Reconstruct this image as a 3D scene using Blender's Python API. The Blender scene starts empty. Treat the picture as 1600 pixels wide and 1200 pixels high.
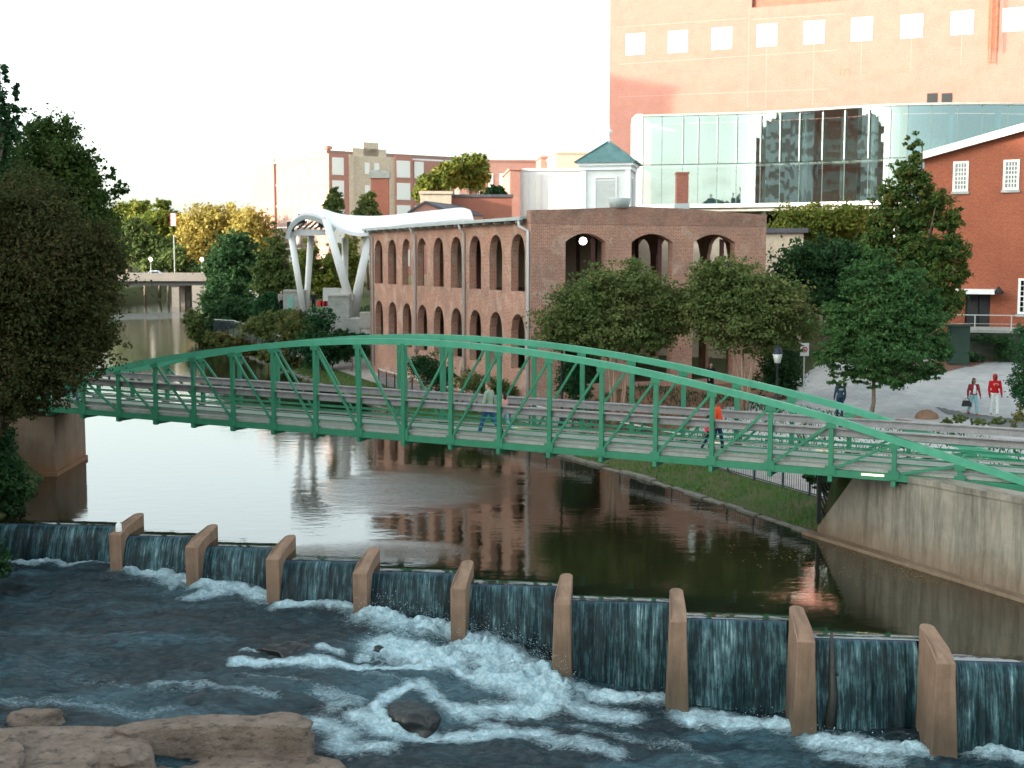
import bpy, bmesh, math, random
import numpy as np
from mathutils import Vector, Matrix
R = math.radians
random.seed(7); rng = np.random.default_rng(7)
scene = bpy.context.scene
COL = scene.collection
# ------------------------------------------------------------------ camera
CAMH = 8.5; F = 2000.0; HZ = 405.0
TH = math.atan((600-HZ)/F)
cam_d = bpy.data.cameras.new('camera'); cam = bpy.data.objects.new('camera', cam_d); COL.objects.link(cam)
cam.location = (0, 0, CAMH); cam.rotation_euler = (R(90)-TH, 0, 0)
cam_d.sensor_width = 36; cam_d.lens = 36*F/1600
cam_d.clip_start = 0.5; cam_d.clip_end = 6000
cam_d.dof.use_dof = True; cam_d.dof.focus_distance = 33; cam_d.dof.aperture_fstop = 1.6
scene.camera = cam
scene.render.resolution_x = 1024; scene.render.resolution_y = 768
# ------------------------------------------------------------------ sky, sun, exposure
SUN_EL = 13.0
SUN_FROM = Vector((-0.95, -0.312, 0)).normalized()          # where the sun stands, seen from the river
w = bpy.data.worlds.new('World'); scene.world = w; w.use_nodes = True
nt = w.node_tree; nt.nodes.clear()
wo = nt.nodes.new('ShaderNodeOutputWorld'); bg = nt.nodes.new('ShaderNodeBackground')
sky = nt.nodes.new('ShaderNodeTexSky'); sky.sky_type = 'NISHITA'; sky.sun_disc = False
sky.sun_elevation = R(SUN_EL)
sky.sun_rotation = math.atan2(SUN_FROM.x, SUN_FROM.y)
sky.altitude = 200; sky.air_density = 1.0; sky.dust_density = 3.5; sky.ozone_density = 1.0
hs = nt.nodes.new('ShaderNodeHueSaturation'); hs.inputs['Saturation'].default_value = 0.30
tn = nt.nodes.new('ShaderNodeMix'); tn.data_type = 'RGBA'; tn.blend_type = 'MULTIPLY'; tn.inputs[0].default_value = 1; tn.inputs[7].default_value = (0.93, 1.0, 0.975, 1)
nt.links.new(sky.outputs[0], hs.inputs['Color']); nt.links.new(hs.outputs[0], tn.inputs[6]); nt.links.new(tn.outputs[2], bg.inputs[0])
bg.inputs[1].default_value = 0.15
nt.links.new(bg.outputs[0], wo.inputs[0])
sd = bpy.data.lights.new('sun', 'SUN'); sun = bpy.data.objects.new('sun', sd); COL.objects.link(sun)
sd.energy = 2.0; sd.angle = R(0.6); sd.color = (1.0, 0.84, 0.68)
e = R(SUN_EL)
sdir = Vector((SUN_FROM.x*math.cos(e), SUN_FROM.y*math.cos(e), math.sin(e)))
sun.rotation_euler = sdir.to_track_quat('Z', 'Y').to_euler(); sun.location = (-60, -20, 60)
vs = scene.view_settings; vs.view_transform = 'Standard'; vs.look = 'None'; vs.gamma = 1
vs.exposure = 2.28
# ------------------------------------------------------------------ helpers
def at(px, py, Y):
    u = (px-800)/F; v = (600-py)/F
    d = Vector((u, math.cos(TH)+v*math.sin(TH), -math.sin(TH)+v*math.cos(TH)))
    return Vector((0, 0, CAMH)) + d*(Y/d.y)
def atz(px, py, z):
    u = (px-800)/F; v = (600-py)/F
    d = Vector((u, math.cos(TH)+v*math.sin(TH), -math.sin(TH)+v*math.cos(TH)))
    return Vector((0, 0, CAMH)) + d*((z-CAMH)/d.z)
def lin(r, g, b):
    f = lambda c: ((c/255+0.055)/1.055)**2.4 if c/255 > 0.04045 else c/255/12.92
    return (f(r), f(g), f(b), 1)
class N:
    """small node-graph helper"""
    def __init__(s, name, rough=0.8, spec=0.3):
        s.m = bpy.data.materials.new(name); s.m.use_nodes = True; s.t = s.m.node_tree
        s.b = s.t.nodes['Principled BSDF']; s.out = s.t.nodes['Material Output']
        s.b.inputs['Roughness'].default_value = rough
        s.b.inputs['Specular IOR Level'].default_value = spec
    def n(s, typ, **kw):
        o = s.t.nodes.new('ShaderNode'+typ)
        for k, v in kw.items():
            if k in ('i',):
                for kk, vv in v.items():
                    if isinstance(vv, bpy.types.NodeSocket): s.t.links.new(vv, o.inputs[kk])
                    else: o.inputs[kk].default_value = vv
            else: setattr(o, k, v)
        return o
    def l(s, a, b): s.t.links.new(a, b)
    def uv(s, sc=(1, 1, 1)):
        tc = s.n('TexCoord'); mp = s.n('Mapping'); s.l(tc.outputs['UV'], mp.inputs[0]); mp.inputs['Scale'].default_value = sc
        return mp.outputs[0]
    def pos(s, sc=(1, 1, 1)):
        g = s.n('NewGeometry'); mp = s.n('Mapping'); s.l(g.outputs['Position'], mp.inputs[0]); mp.inputs['Scale'].default_value = sc
        return mp.outputs[0]
    def noise(s, vec, scale, detail=4, rough=0.6, dist=0):
        o = s.n('TexNoise', i={'Vector': vec, 'Scale': scale, 'Detail': detail, 'Roughness': rough, 'Distortion': dist}); return o.outputs['Fac']
    def ramp(s, fac, stops, interp='LINEAR'):
        o = s.n('ValToRGB'); s.l(fac, o.inputs[0]); cr = o.color_ramp; cr.interpolation = interp
        while len(cr.elements) < len(stops): cr.elements.new(0.5)
        for e_, (p, c) in zip(cr.elements, stops):
            e_.position = p; e_.color = c if len(c) == 4 else (*c, 1)
        return o.outputs[0]
    def mix(s, fac, a, b, mode='MIX'):
        o = s.n('Mix', data_type='RGBA', blend_type=mode)
        for k, v in ((0, fac), (6, a), (7, b)):
            if isinstance(v, bpy.types.NodeSocket): s.l(v, o.inputs[k])
            else: o.inputs[k].default_value = v if not isinstance(v, tuple) or len(v) == 4 else (*v, 1)
        return o.outputs[2]
    def math(s, op, a, b=0.0):
        o = s.n('Math', operation=op)
        for k, v in ((0, a), (1, b)):
            if isinstance(v, bpy.types.NodeSocket): s.l(v, o.inputs[k])
            else: o.inputs[k].default_value = v
        return o.outputs[0]
    def bump(s, h, strength=0.3, dist=0.02, nrm=None):
        o = s.n('Bump', i={'Height': h, 'Strength': strength, 'Distance': dist})
        if nrm: s.l(nrm, o.inputs['Normal'])
        s.l(o.outputs[0], s.b.inputs['Normal']); return o.outputs[0]
    def base(s, c):
        if isinstance(c, bpy.types.NodeSocket): s.l(c, s.b.inputs['Base Color'])
        else: s.b.inputs['Base Color'].default_value = c if len(c) == 4 else (*c, 1)
        return s
def varied(name, c1, c2, scale=2.0, rough=0.8, spec=0.3, bump=0.15, c3=None):
    m = N(name, rough, spec); p = m.pos()
    f = m.noise(p, scale, 5, 0.65)
    c = m.ramp(f, [(0.3, c1), (0.7, c2)])
    f2 = m.noise(p, scale*7, 3, 0.7)
    c = m.mix(m.ramp(f2, [(0.42, (0, 0, 0)), (0.75, (0.5, 0.5, 0.5))]), c, c3 or tuple(x*0.6 for x in c1))
    m.base(c)
    if bump: m.bump(f2, bump, 0.03)
    return m.m
def streaked(name, c1, c2, cs, amount=0.6, sc=1.0, rough=0.85, low=None, lowr=(1.5, 0.55)):
    """concrete with vertical run-off streaks; low = colour of the damp foot band (z below 0.9)"""
    m = N(name, rough, 0.25)
    c = m.ramp(m.noise(m.uv(), 1.3*sc, 6, 0.7), [(0.3, c1), (0.7, c2)])
    st = m.noise(m.uv((1, 0.10, 1)), 3.5*sc, 5, 0.75)
    c = m.mix(m.math('MULTIPLY', m.ramp(st, [(0.45, (0, 0, 0)), (0.68, (1, 1, 1))]), amount), c, cs)
    gr = m.noise(m.uv(), 40, 3, 0.7)
    c = m.mix(0.35, c, m.ramp(gr, [(0.3, (0.55, 0.55, 0.55)), (0.7, (1.4, 1.4, 1.4))]), 'MULTIPLY')
    if low:
        g = m.n('NewGeometry'); sx = m.n('SeparateXYZ'); m.l(g.outputs['Position'], sx.inputs[0])
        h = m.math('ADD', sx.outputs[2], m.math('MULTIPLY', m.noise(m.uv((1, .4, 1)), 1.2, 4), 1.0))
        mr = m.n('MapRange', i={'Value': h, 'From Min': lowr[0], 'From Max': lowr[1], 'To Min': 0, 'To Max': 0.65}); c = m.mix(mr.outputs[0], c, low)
    m.base(c); m.bump(gr, 0.25, 0.02); return m.m
def brick(name, c1, c2, mortar, dirt=None, dirt_amt=0.5, sc=1.0, pale=None, mort=0.012):
    m = N(name, 0.9, 0.2)
    br = m.n('TexBrick', i={'Vector': m.uv(), 'Scale': 1.0*sc, 'Color1': c1, 'Color2': c2, 'Mortar': mortar, 'Mortar Size': mort,
                            'Brick Width': 0.22, 'Row Height': 0.075, 'Bias': 0.0})
    c = br.outputs[0]
    f = m.noise(m.uv(), 0.55, 6, 0.7)
    c = m.mix(m.math('MULTIPLY', m.ramp(f, [(0.42, (0, 0, 0)), (0.66, (1, 1, 1))]), dirt_amt), c, dirt or (0.12, 0.09, 0.08, 1))
    if pale:
        f3 = m.noise(m.uv((1, 0.8, 1)), 0.9, 7, 0.75, 0.6)
        c = m.mix(m.math('MULTIPLY', m.ramp(f3, [(0.5, (0, 0, 0)), (0.63, (1, 1, 1))]), 0.6), c, pale)
    f2 = m.noise(m.uv(), 9, 4, 0.7)
    c = m.mix(0.6, c, m.ramp(f2, [(0.3, (0.55, 0.55, 0.55)), (0.7, (1.35, 1.35, 1.35))]), 'MULTIPLY')
    m.base(c); m.bump(br.outputs['Fac'], -0.3, 0.01)
    return m.m
def paint(name, c, rough=0.45, dirt=0.25, spec=0.4):
    m = N(name, rough, spec); f = m.noise(m.pos(), 1.7, 6, 0.7)
    m.base(m.mix(m.math('MULTIPLY', m.ramp(f, [(0.4, (0, 0, 0)), (0.75, (1, 1, 1))]), dirt), c, tuple(x*0.55 for x in c[:3])+(1,)))
    m.l(m.ramp(f, [(0.3, (rough,)*3), (0.8, (min(1, rough+.3),)*3)]), m.b.inputs['Roughness'])
    return m.m
class MB:
    def __init__(s): s.v = []; s.f = []; s.mi = []
    def add(s, vs_, fs, mi=0):
        o = len(s.v); s.v += [tuple(p) for p in vs_]
        for f in fs: s.f.append(tuple(o+i for i in f)); s.mi.append(mi)
        return s
    def poly(s, pts, mi=0): return s.add(pts, [tuple(range(len(pts)))], mi)
    def obox(s, o, a, b, c, mi=0):
        """box from corner o along vectors a, b, c"""
        o, a, b, c = map(Vector, (o, a, b, c))
        vs_ = [o, o+a, o+a+b, o+b, o+c, o+a+c, o+a+b+c, o+b+c]
        fs = [(0, 3, 2, 1), (4, 5, 6, 7), (0, 1, 5, 4), (1, 2, 6, 5), (2, 3, 7, 6), (3, 0, 4, 7)]
        if a.cross(b).dot(c) < 0: fs = [f[::-1] for f in fs]
        return s.add(vs_, fs, mi)
    def box(s, c, size, rz=0, mi=0):
        a = Vector((math.cos(rz), math.sin(rz), 0))*size[0]; b = Vector((-math.sin(rz), math.cos(rz), 0))*size[1]; k = Vector((0, 0, size[2]))
        return s.obox(Vector(c)-a/2-b/2-k/2, a, b, k, mi)
    def bar(s, p, q, wd, h, mi=0, up=(0, 0, 1)):
        """rectangular bar from p to q: wd sideways, h along up"""
        p, q = Vector(p), Vector(q); d = (q-p); upv = Vector(up)
        side = d.cross(upv)
        if side.length < 1e-6: side = Vector((1, 0, 0))
        side.normalize(); u2 = side.cross(d).normalized()
        return s.obox(p-side*wd/2-u2*h/2, d, side*wd, u2*h, mi)
    def tube(s, pts, radii, seg=8, mi=0, cap=True):
        pts = [Vector(p) for p in pts]
        if not hasattr(radii, '__len__'): radii = [radii]*len(pts)
        o = len(s.v); prev = None
        for i, p in enumerate(pts):
            d = (pts[min(i+1, len(pts)-1)]-pts[max(i-1, 0)]).normalized()
            if prev is None:
                a = d.orthogonal().normalized()
            else:
                a = (prev - d*prev.dot(d)).normalized()
            prev = a; b = d.cross(a)
            for k in range(seg):
                t = 2*math.pi*k/seg; s.v.append(tuple(p+(a*math.cos(t)+b*math.sin(t))*radii[i]))
        for i in range(len(pts)-1):
            for k in range(seg):
                k2 = (k+1) % seg; s.f.append((o+i*seg+k, o+i*seg+k2, o+(i+1)*seg+k2, o+(i+1)*seg+k)); s.mi.append(mi)
        if cap:
            s.f.append(tuple(o+k for k in range(seg))[::-1]); s.mi.append(mi)
            s.f.append(tuple(o+(len(pts)-1)*seg+k for k in range(seg))); s.mi.append(mi)
        return s
    def lathe(s, c, prof, seg=12, mi=0):
        c = Vector(c); o = len(s.v)
        for r, z in prof:
            for k in range(seg):
                t = 2*math.pi*k/seg; s.v.append((c.x+r*math.cos(t), c.y+r*math.sin(t), c.z+z))
        for i in range(len(prof)-1):
            for k in range(seg):
                k2 = (k+1) % seg; s.f.append((o+i*seg+k, o+i*seg+k2, o+(i+1)*seg+k2, o+(i+1)*seg+k)); s.mi.append(mi)
        s.f.append(tuple(o+k for k in range(seg))[::-1]); s.mi.append(mi)
        s.f.append(tuple(o+(len(prof)-1)*seg+k for k in range(seg))); s.mi.append(mi)
        return s
    def prism(s, base, top, mi=0):
        """closed solid between two equal-length rings (lists of points), base ring counter-clockwise seen from above"""
        n = len(base); fs = [tuple(range(n))[::-1], tuple(range(n, 2*n))]
        for i in range(n): j = (i+1) % n; fs.append((i, j, n+j, n+i))
        return s.add(list(base)+list(top), fs, mi)
    def build(s, name, mats, parent=None, smooth=False, bevel=0):
        me = bpy.data.meshes.new(name); ob = bpy.data.objects.new(name, me); COL.objects.link(ob)
        off = Vector((0, 0, 0))
        if parent is not None:
            ob.parent = parent; off = world_loc(parent)
        me.from_pydata([(x-off.x, y-off.y, z-off.z) for x, y, z in s.v], [], s.f)
        if not isinstance(mats, (list, tuple)): mats = [mats]
        for m in mats: me.materials.append(m)
        me.polygons.foreach_set('material_index', s.mi)
        autouv(me, off)
        if smooth: me.polygons.foreach_set('use_smooth', [True]*len(me.polygons))
        me.update()
        if bevel:
            bv = ob.modifiers.new('bevel', 'BEVEL'); bv.width = bevel; bv.segments = 2; bv.limit_method = 'ANGLE'
        return ob
def world_loc(o):
    l = Vector((0, 0, 0))
    while o is not None: l += o.location; o = o.parent
    return l
def autouv(me, off):
    n = len(me.polygons)
    if n == 0: return
    uvl = me.uv_layers.new(name='UVMap')
    co = np.empty(len(me.vertices)*3); me.vertices.foreach_get('co', co); co = co.reshape(-1, 3)+np.array(off)
    nr = np.empty(n*3); me.polygons.foreach_get('normal', nr); nr = nr.reshape(-1, 3)
    lt = np.empty(n, int); me.polygons.foreach_get('loop_total', lt)
    lv = np.empty(len(me.loops), int); me.loops.foreach_get('vertex_index', lv)
    pn = np.repeat(nr, lt, 0); p = co[lv]
    flat = np.abs(pn[:, 2]) > 0.75
    t = np.stack([-pn[:, 1], pn[:, 0]], 1); t /= np.maximum(np.linalg.norm(t, axis=1, keepdims=True), 1e-6)
    u = np.where(flat, p[:, 0], (t*p[:, :2]).sum(1)); v = np.where(flat, p[:, 1], p[:, 2])
    uvl.data.foreach_set('uv', np.stack([u, v], 1).ravel())
def tag(o, label, cat, group=None, kind=None):
    if label: o['label'] = label
    if cat: o['category'] = cat
    if group: o['group'] = group
    if kind: o['kind'] = kind
    return o
def thing(name, label, cat, loc, group=None):
    o = bpy.data.objects.new(name, None); COL.objects.link(o); o.location = loc; o.empty_display_size = 0.5
    return tag(o, label, cat, group)
def fast_mesh(name, verts, faces_quads, mat, parent=None, smooth=False):
    """verts Nx3 array, faces Mx4 array, quickly"""
    me = bpy.data.meshes.new(name); ob = bpy.data.objects.new(name, me); COL.objects.link(ob)
    off = np.zeros(3)
    if parent is not None: ob.parent = parent; off = np.array(world_loc(parent))
    verts = np.asarray(verts, float)-off; fq = np.asarray(faces_quads, int); k = fq.shape[1]
    me.vertices.add(len(verts)); me.vertices.foreach_set('co', verts.ravel())
    me.loops.add(fq.size); me.loops.foreach_set('vertex_index', fq.ravel())
    me.polygons.add(len(fq)); me.polygons.foreach_set('loop_start', np.arange(len(fq))*k); me.polygons.foreach_set('loop_total', np.full(len(fq), k))
    me.materials.append(mat)
    if smooth: me.polygons.foreach_set('use_smooth', np.ones(len(fq), bool))
    me.update(calc_edges=True); me.validate()
    return ob
def grid_mesh(name, xs, ys, zf, mat, smooth=True):
    X, Y = np.meshgrid(xs, ys); Z = zf(X, Y); V = np.stack([X, Y, Z], -1).reshape(-1, 3)
    nx, ny = len(xs), len(ys); i = np.arange((nx-1)*(ny-1)); r, c = i//(nx-1), i % (nx-1); a = r*nx+c
    ob = fast_mesh(name, V, np.stack([a, a+1, a+nx+1, a+nx], 1), mat, None, smooth)
    return ob, V
# smooth value noise on numpy arrays
def vnoise(x, y, seed=0):
    xi = np.floor(x).astype(int); yi = np.floor(y).astype(int); xf = x-xi; yf = y-yi
    def h(a, b): 
        n = (a*374761393 + b*668265263 + seed*974711) & 0x7fffffff
        n = ((n ^ (n >> 13))*1274126177) & 0x7fffffff
        return (n ^ (n >> 16))/0x7fffffff % 1.0
    sx = xf*xf*(3-2*xf); sy = yf*yf*(3-2*yf)
    return (h(xi, yi)*(1-sx)+h(xi+1, yi)*sx)*(1-sy)+(h(xi, yi+1)*(1-sx)+h(xi+1, yi+1)*sx)*sy
def fbm(x, y, o=4, seed=0):
    s = 0; a = .5
    for k in range(o): s = s+a*vnoise(x*2**k, y*2**k, seed+k); a *= .5
    return s
def wall_open(mb, O, U, T, th, L, z0, z1, ops, mi=0, cap=True, seg=10):
    """wall from O along unit U, thickness th along unit T (inward); ops = (u0,u1,zbottom,ztop,rise)."""
    O = Vector(O); U = Vector(U); T = Vector(T); Z = Vector((0, 0, 1))
    P = lambda u, t, z: Vector((O.x, O.y, 0))+U*u+T*t+Z*z
    rows = {}
    for o in ops: rows.setdefault((round(o[2], 2), round(o[3], 2)), []).append(o)
    keys = sorted(rows)
    edges = [z0]
    for a, b in zip(keys[:-1], keys[1:]): edges.append((a[1]+b[0])/2)
    edges.append(z1)
    def quad(u0, u1, za, zb, t):
        q = [P(u0, t, za), P(u1, t, za), P(u1, t, zb), P(u0, t, zb)]
        mb.poly(q if t == 0 else q[::-1], mi)
    flip = U.cross(Z).dot(T) > 0
    for r, k in enumerate(keys):
        za, zb = edges[r], edges[r+1]; cur = 0
        for (u0, u1, ob, ot, rise) in sorted(rows[k]):
            for t in (0, th):
                quad(cur, u0, za, zb, t)
                if ob > za+1e-4: quad(u0, u1, za, ob, t)
            pts = []
            for i in range(seg+1):
                a = -1+2*i/seg; uu = (u0+u1)/2+a*(u1-u0)/2
                zz = ot-rise+rise*math.sqrt(max(0, 1-a*a)) if rise >= (u1-u0)/2*0.95 else ot-rise*a*a
                pts.append((uu, zz))
            for (ua, pa), (ub, pb) in zip(pts[:-1], pts[1:]):
                for t in (0, th):
                    q = [P(ua, t, pa), P(ub, t, pb), P(ub, t, zb), P(ua, t, zb)]; mb.poly(q if t == 0 else q[::-1], mi)
                mb.poly([P(ua, 0, pa), P(ua, th, pa), P(ub, th, pb), P(ub, 0, pb)], mi)
            mb.poly([P(u0, 0, ob), P(u1, 0, ob), P(u1, th, ob), P(u0, th, ob)], mi)
            mb.poly([P(u0, 0, ob), P(u0, th, ob), P(u0, th, pts[0][1]), P(u0, 0, pts[0][1])], mi)
            mb.poly([P(u1, th, ob), P(u1, 0, ob), P(u1, 0, pts[-1][1]), P(u1, th, pts[-1][1])], mi)
            cur = u1
        for t in (0, th): quad(cur, L, za, zb, t)
    if cap:
        mb.poly([P(0, 0, z1), P(L, 0, z1), P(L, th, z1), P(0, th, z1)], mi)
        mb.poly([P(0, th, z0), P(0, 0, z0), P(0, 0, z1), P(0, th, z1)], mi)
        mb.poly([P(L, 0, z0), P(L, th, z0), P(L, th, z1), P(L, 0, z1)], mi)
    return mb
# ------------------------------------------------------------------ materials
def foliage(name, cols, trans=0.35, nscale=0.5):
    m = N(name, 0.7, 0.06)
    g = m.n('NewGeometry')
    f = m.math('ADD', m.math('MULTIPLY', g.outputs['Random Per Island'], 0.38), m.math('MULTIPLY', m.noise(m.pos(), nscale, 3, 0.6), 0.75))
    st = [(0.15+0.75*i/(len(cols)-1), c) for i, c in enumerate(cols)]
    c = m.ramp(f, st); m.base(c)
    tr = m.n('BsdfTranslucent'); m.l(c, tr.inputs[0]); mx = m.n('MixShader'); mx.inputs[0].default_value = trans
    m.l(m.b.outputs[0], mx.inputs[1]); m.l(tr.outputs[0], mx.inputs[2]); m.l(mx.outputs[0], m.out.inputs[0])
    return m.m
M = {}
M['green'] = paint('green_bridge_paint', (0.024, 0.185, 0.10, 1), 0.42, 0.6)
M['rail_wood'] = varied('weathered_handrail_wood', (0.20, 0.195, 0.20), (0.30, 0.29, 0.29), 3, 0.8)
M['deck'] = varied('pale_deck_planks', (0.22, 0.24, 0.21), (0.33, 0.34, 0.31), 2.5, 0.85)
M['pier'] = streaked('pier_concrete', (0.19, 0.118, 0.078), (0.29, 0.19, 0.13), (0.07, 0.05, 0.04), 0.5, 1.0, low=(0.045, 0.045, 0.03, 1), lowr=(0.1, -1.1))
M['wet'] = streaked('wet_weir_concrete', (0.03, 0.035, 0.03), (0.06, 0.06, 0.05), (0.015, 0.02, 0.02), 0.6, 1.0, 0.35)
M['retain'] = streaked('stained_retaining_concrete', (0.17, 0.155, 0.125), (0.30, 0.27, 0.22), (0.04, 0.04, 0.033), 0.8, 0.6, low=(0.15, 0.085, 0.045, 1))
M['wing'] = brick('weathered_pavilion_brick', (0.46, 0.18, 0.11, 1), (0.32, 0.125, 0.08, 1), (0.46, 0.35, 0.28, 1), (0.22, 0.15, 0.115, 1), 0.6, pale=(0.52, 0.39, 0.31, 1))
M['wingtop'] = brick('sooty_parapet_brick', (0.40, 0.17, 0.11, 1), (0.30, 0.125, 0.085, 1), (0.34, 0.25, 0.20, 1), (0.16, 0.11, 0.085, 1), 0.8, pale=(0.36, 0.26, 0.20, 1))
M['mill'] = brick('red_mill_brick', (0.34, 0.09, 0.048, 1), (0.27, 0.07, 0.038, 1), (0.30, 0.13, 0.08, 1), (0.17, 0.05, 0.03, 1), 0.35)
M['tower'] = brick('orange_tower_brick', (0.39, 0.178, 0.142, 1), (0.35, 0.15, 0.12, 1), (0.41, 0.215, 0.175, 1), (0.32, 0.14, 0.11, 1), 0.5)
M['redbrick'] = brick('dull_red_brick', (0.36, 0.12, 0.085, 1), (0.30, 0.10, 0.07, 1), (0.34, 0.17, 0.12, 1), (0.2, 0.07, 0.05, 1), 0.3)
M['pink'] = varied('rosy_stucco', (0.62, 0.42, 0.33), (0.68, 0.48, 0.38), 0.3, 0.9, bump=0, c3=(0.5, 0.3, 0.22))
M['cream'] = varied('cream_stucco', (0.55, 0.45, 0.34), (0.62, 0.52, 0.40), 0.3, 0.9, bump=0)
M['white'] = paint('white_paint', (0.78, 0.79, 0.78, 1), 0.5, 0.12)
M['offwhite'] = paint('aged_white_paint', (0.66, 0.67, 0.65, 1), 0.6, 0.3)
M['fabric'] = varied('stage_canopy_fabric', (0.74, 0.74, 0.76), (0.82, 0.82, 0.84), 0.4, 0.6, bump=0, c3=(0.66, 0.66, 0.68))
M['steel'] = paint('grey_metal_roofing', (0.38, 0.42, 0.41, 1), 0.4, 0.3)
M['pipe'] = paint('grey_downspout_metal', (0.52, 0.53, 0.52, 1), 0.45, 0.25)
M['dark'] = paint('black_painted_metal', (0.015, 0.018, 0.02, 1), 0.45, 0.2)
M['navy'] = paint('dark_fence_paint', (0.02, 0.03, 0.045, 1), 0.45, 0.2)
M['copper'] = varied('verdigris_copper', (0.07, 0.15, 0.15), (0.13, 0.24, 0.24), 1.5, 0.6, c3=(0.04, 0.09, 0.09))
M['maroon'] = paint('maroon_steelwork', (0.07, 0.02, 0.018, 1), 0.5, 0.3)
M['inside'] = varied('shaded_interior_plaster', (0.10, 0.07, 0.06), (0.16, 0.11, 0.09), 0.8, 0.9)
M['stone'] = varied('grey_granite_blocks', (0.26, 0.27, 0.25), (0.42, 0.43, 0.40), 2.2, 0.9, c3=(0.16, 0.17, 0.15))
M['slab'] = varied('pale_concrete', (0.36, 0.35, 0.32), (0.47, 0.46, 0.42), 0.6, 0.9)
M['asphalt'] = varied('dark_asphalt', (0.10, 0.11, 0.11), (0.15, 0.16, 0.16), 1.2, 0.9)
M['roofdark'] = varied('slate_roofing', (0.07, 0.075, 0.09), (0.12, 0.12, 0.14), 1, 0.8)
M['bark'] = varied('grey_brown_bark', (0.13, 0.10, 0.075), (0.24, 0.18, 0.14), 5, 0.9, bump=0.5)
M['barkpale'] = varied('pale_smooth_bark', (0.30, 0.19, 0.13), (0.42, 0.30, 0.22), 5, 0.85, bump=0.3)
M['rock'] = None
M['leaf_dark'] = foliage('deep_green_leaves', [(0.012, 0.035, 0.018), (0.03, 0.075, 0.03), (0.055, 0.11, 0.035)])
M['leaf_brown'] = foliage('brown_green_leaves', [(0.018, 0.030, 0.014), (0.033, 0.048, 0.017), (0.06, 0.062, 0.022), (0.09, 0.058, 0.026)])
M['leaf_bigtop'] = foliage('olive_green_leaves', [(0.02, 0.048, 0.018), (0.05, 0.09, 0.024), (0.10, 0.14, 0.03)])
M['leaf_crape'] = foliage('muted_green_leaves', [(0.035, 0.062, 0.022), (0.075, 0.115, 0.035), (0.13, 0.165, 0.055), (0.17, 0.145, 0.06)])
M['leaf_mid'] = foliage('fresh_green_leaves', [(0.022, 0.062, 0.028), (0.05, 0.12, 0.04), (0.10, 0.18, 0.055)])
M['leaf_turn'] = foliage('turning_green_leaves', [(0.02, 0.05, 0.015), (0.045, 0.095, 0.025), (0.09, 0.14, 0.035), (0.26, 0.10, 0.03)], nscale=0.9)
M['leaf_gold'] = foliage('golden_leaves', [(0.20, 0.17, 0.04), (0.34, 0.27, 0.07), (0.42, 0.34, 0.10)], nscale=0.25)
M['leaf_yel'] = foliage('yellow_green_leaves', [(0.05, 0.09, 0.02), (0.13, 0.17, 0.035), (0.30, 0.27, 0.05)], nscale=0.3)
M['leaf_far'] = foliage('hazy_far_leaves', [(0.04, 0.075, 0.03), (0.09, 0.13, 0.04), (0.17, 0.19, 0.06)], nscale=0.12)
M['leaf_bush'] = foliage('hedge_leaves', [(0.01, 0.045, 0.022), (0.025, 0.085, 0.035), (0.06, 0.13, 0.045)])
M['leaf_warm'] = foliage('mixed_shrub_leaves', [(0.04, 0.07, 0.025), (0.09, 0.13, 0.04), (0.16, 0.15, 0.05), (0.18, 0.09, 0.045)])
M['green_top'] = paint('pale_green_chord_paint', (0.055, 0.29, 0.18, 1), 0.4, 0.5)  # paler green on the top chord than on the posts
M['grass'] = foliage('grass_blades', [(0.035, 0.10, 0.02), (0.07, 0.17, 0.035), (0.14, 0.22, 0.06)], 0.3, 0.8)
def lampmat(name, col, st):
    m = N(name); m.base(col); m.b.inputs['Emission Color'].default_value = col; m.b.inputs['Emission Strength'].default_value = st; return m.m
M['lamp'] = lampmat('lit_lamp_glass', (1, 0.86, 0.7, 1), 1.2)
M['lampstrip'] = lampmat('lit_deck_lamp', (1, 0.85, 0.45, 1), 0.55)
def glassmat(name, tint, fac_lo, rough=0.02, bump=0.0, gcol=(0.9, 0.95, 0.94, 1)):
    m = N(name); t = m.t
    gl = m.n('BsdfGlossy', i={'Color': gcol, 'Roughness': rough}); tr = m.n('BsdfTransparent', i={'Color': tint})
    lw = m.n('LayerWeight', i={'Blend': 0.35}); mr = m.n('MapRange', i={'Value': lw.outputs['Fresnel'], 'From Min': 0.0, 'From Max': 1.0, 'To Min': fac_lo, 'To Max': 1.0})
    mx = m.n('MixShader'); m.l(mr.outputs[0], mx.inputs[0]); m.l(tr.outputs[0], mx.inputs[1]); m.l(gl.outputs[0], mx.inputs[2]); m.l(mx.outputs[0], m.out.inputs[0])
    if bump:
        b = m.n('Bump', i={'Height': m.noise(m.uv(), 0.35, 1, 0.4), 'Strength': bump, 'Distance': 0.3}); m.l(b.outputs[0], gl.inputs['Normal'])
    return m.m
M['curtain'] = glassmat('curtain_wall_glass', (0.62, 0.82, 0.79, 1), 0.42, 0.02, 0.10, (0.58, 0.70, 0.68, 1))
M['curtain_pale'] = glassmat('pale_curtain_wall_glass', (0.5, 0.76, 0.80, 1), 0.36, 0.12, 0.03, (0.55, 0.75, 0.80, 1))
M['pane'] = glassmat('window_glass', (0.25, 0.3, 0.3, 1), 0.03)
M['palepane'] = N('sky_bright_window_glass', 0.12, 0.8).base((0.72, 0.72, 0.68, 1)).m  # pale base colour stands in for bright sky reflected in the panes
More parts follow.
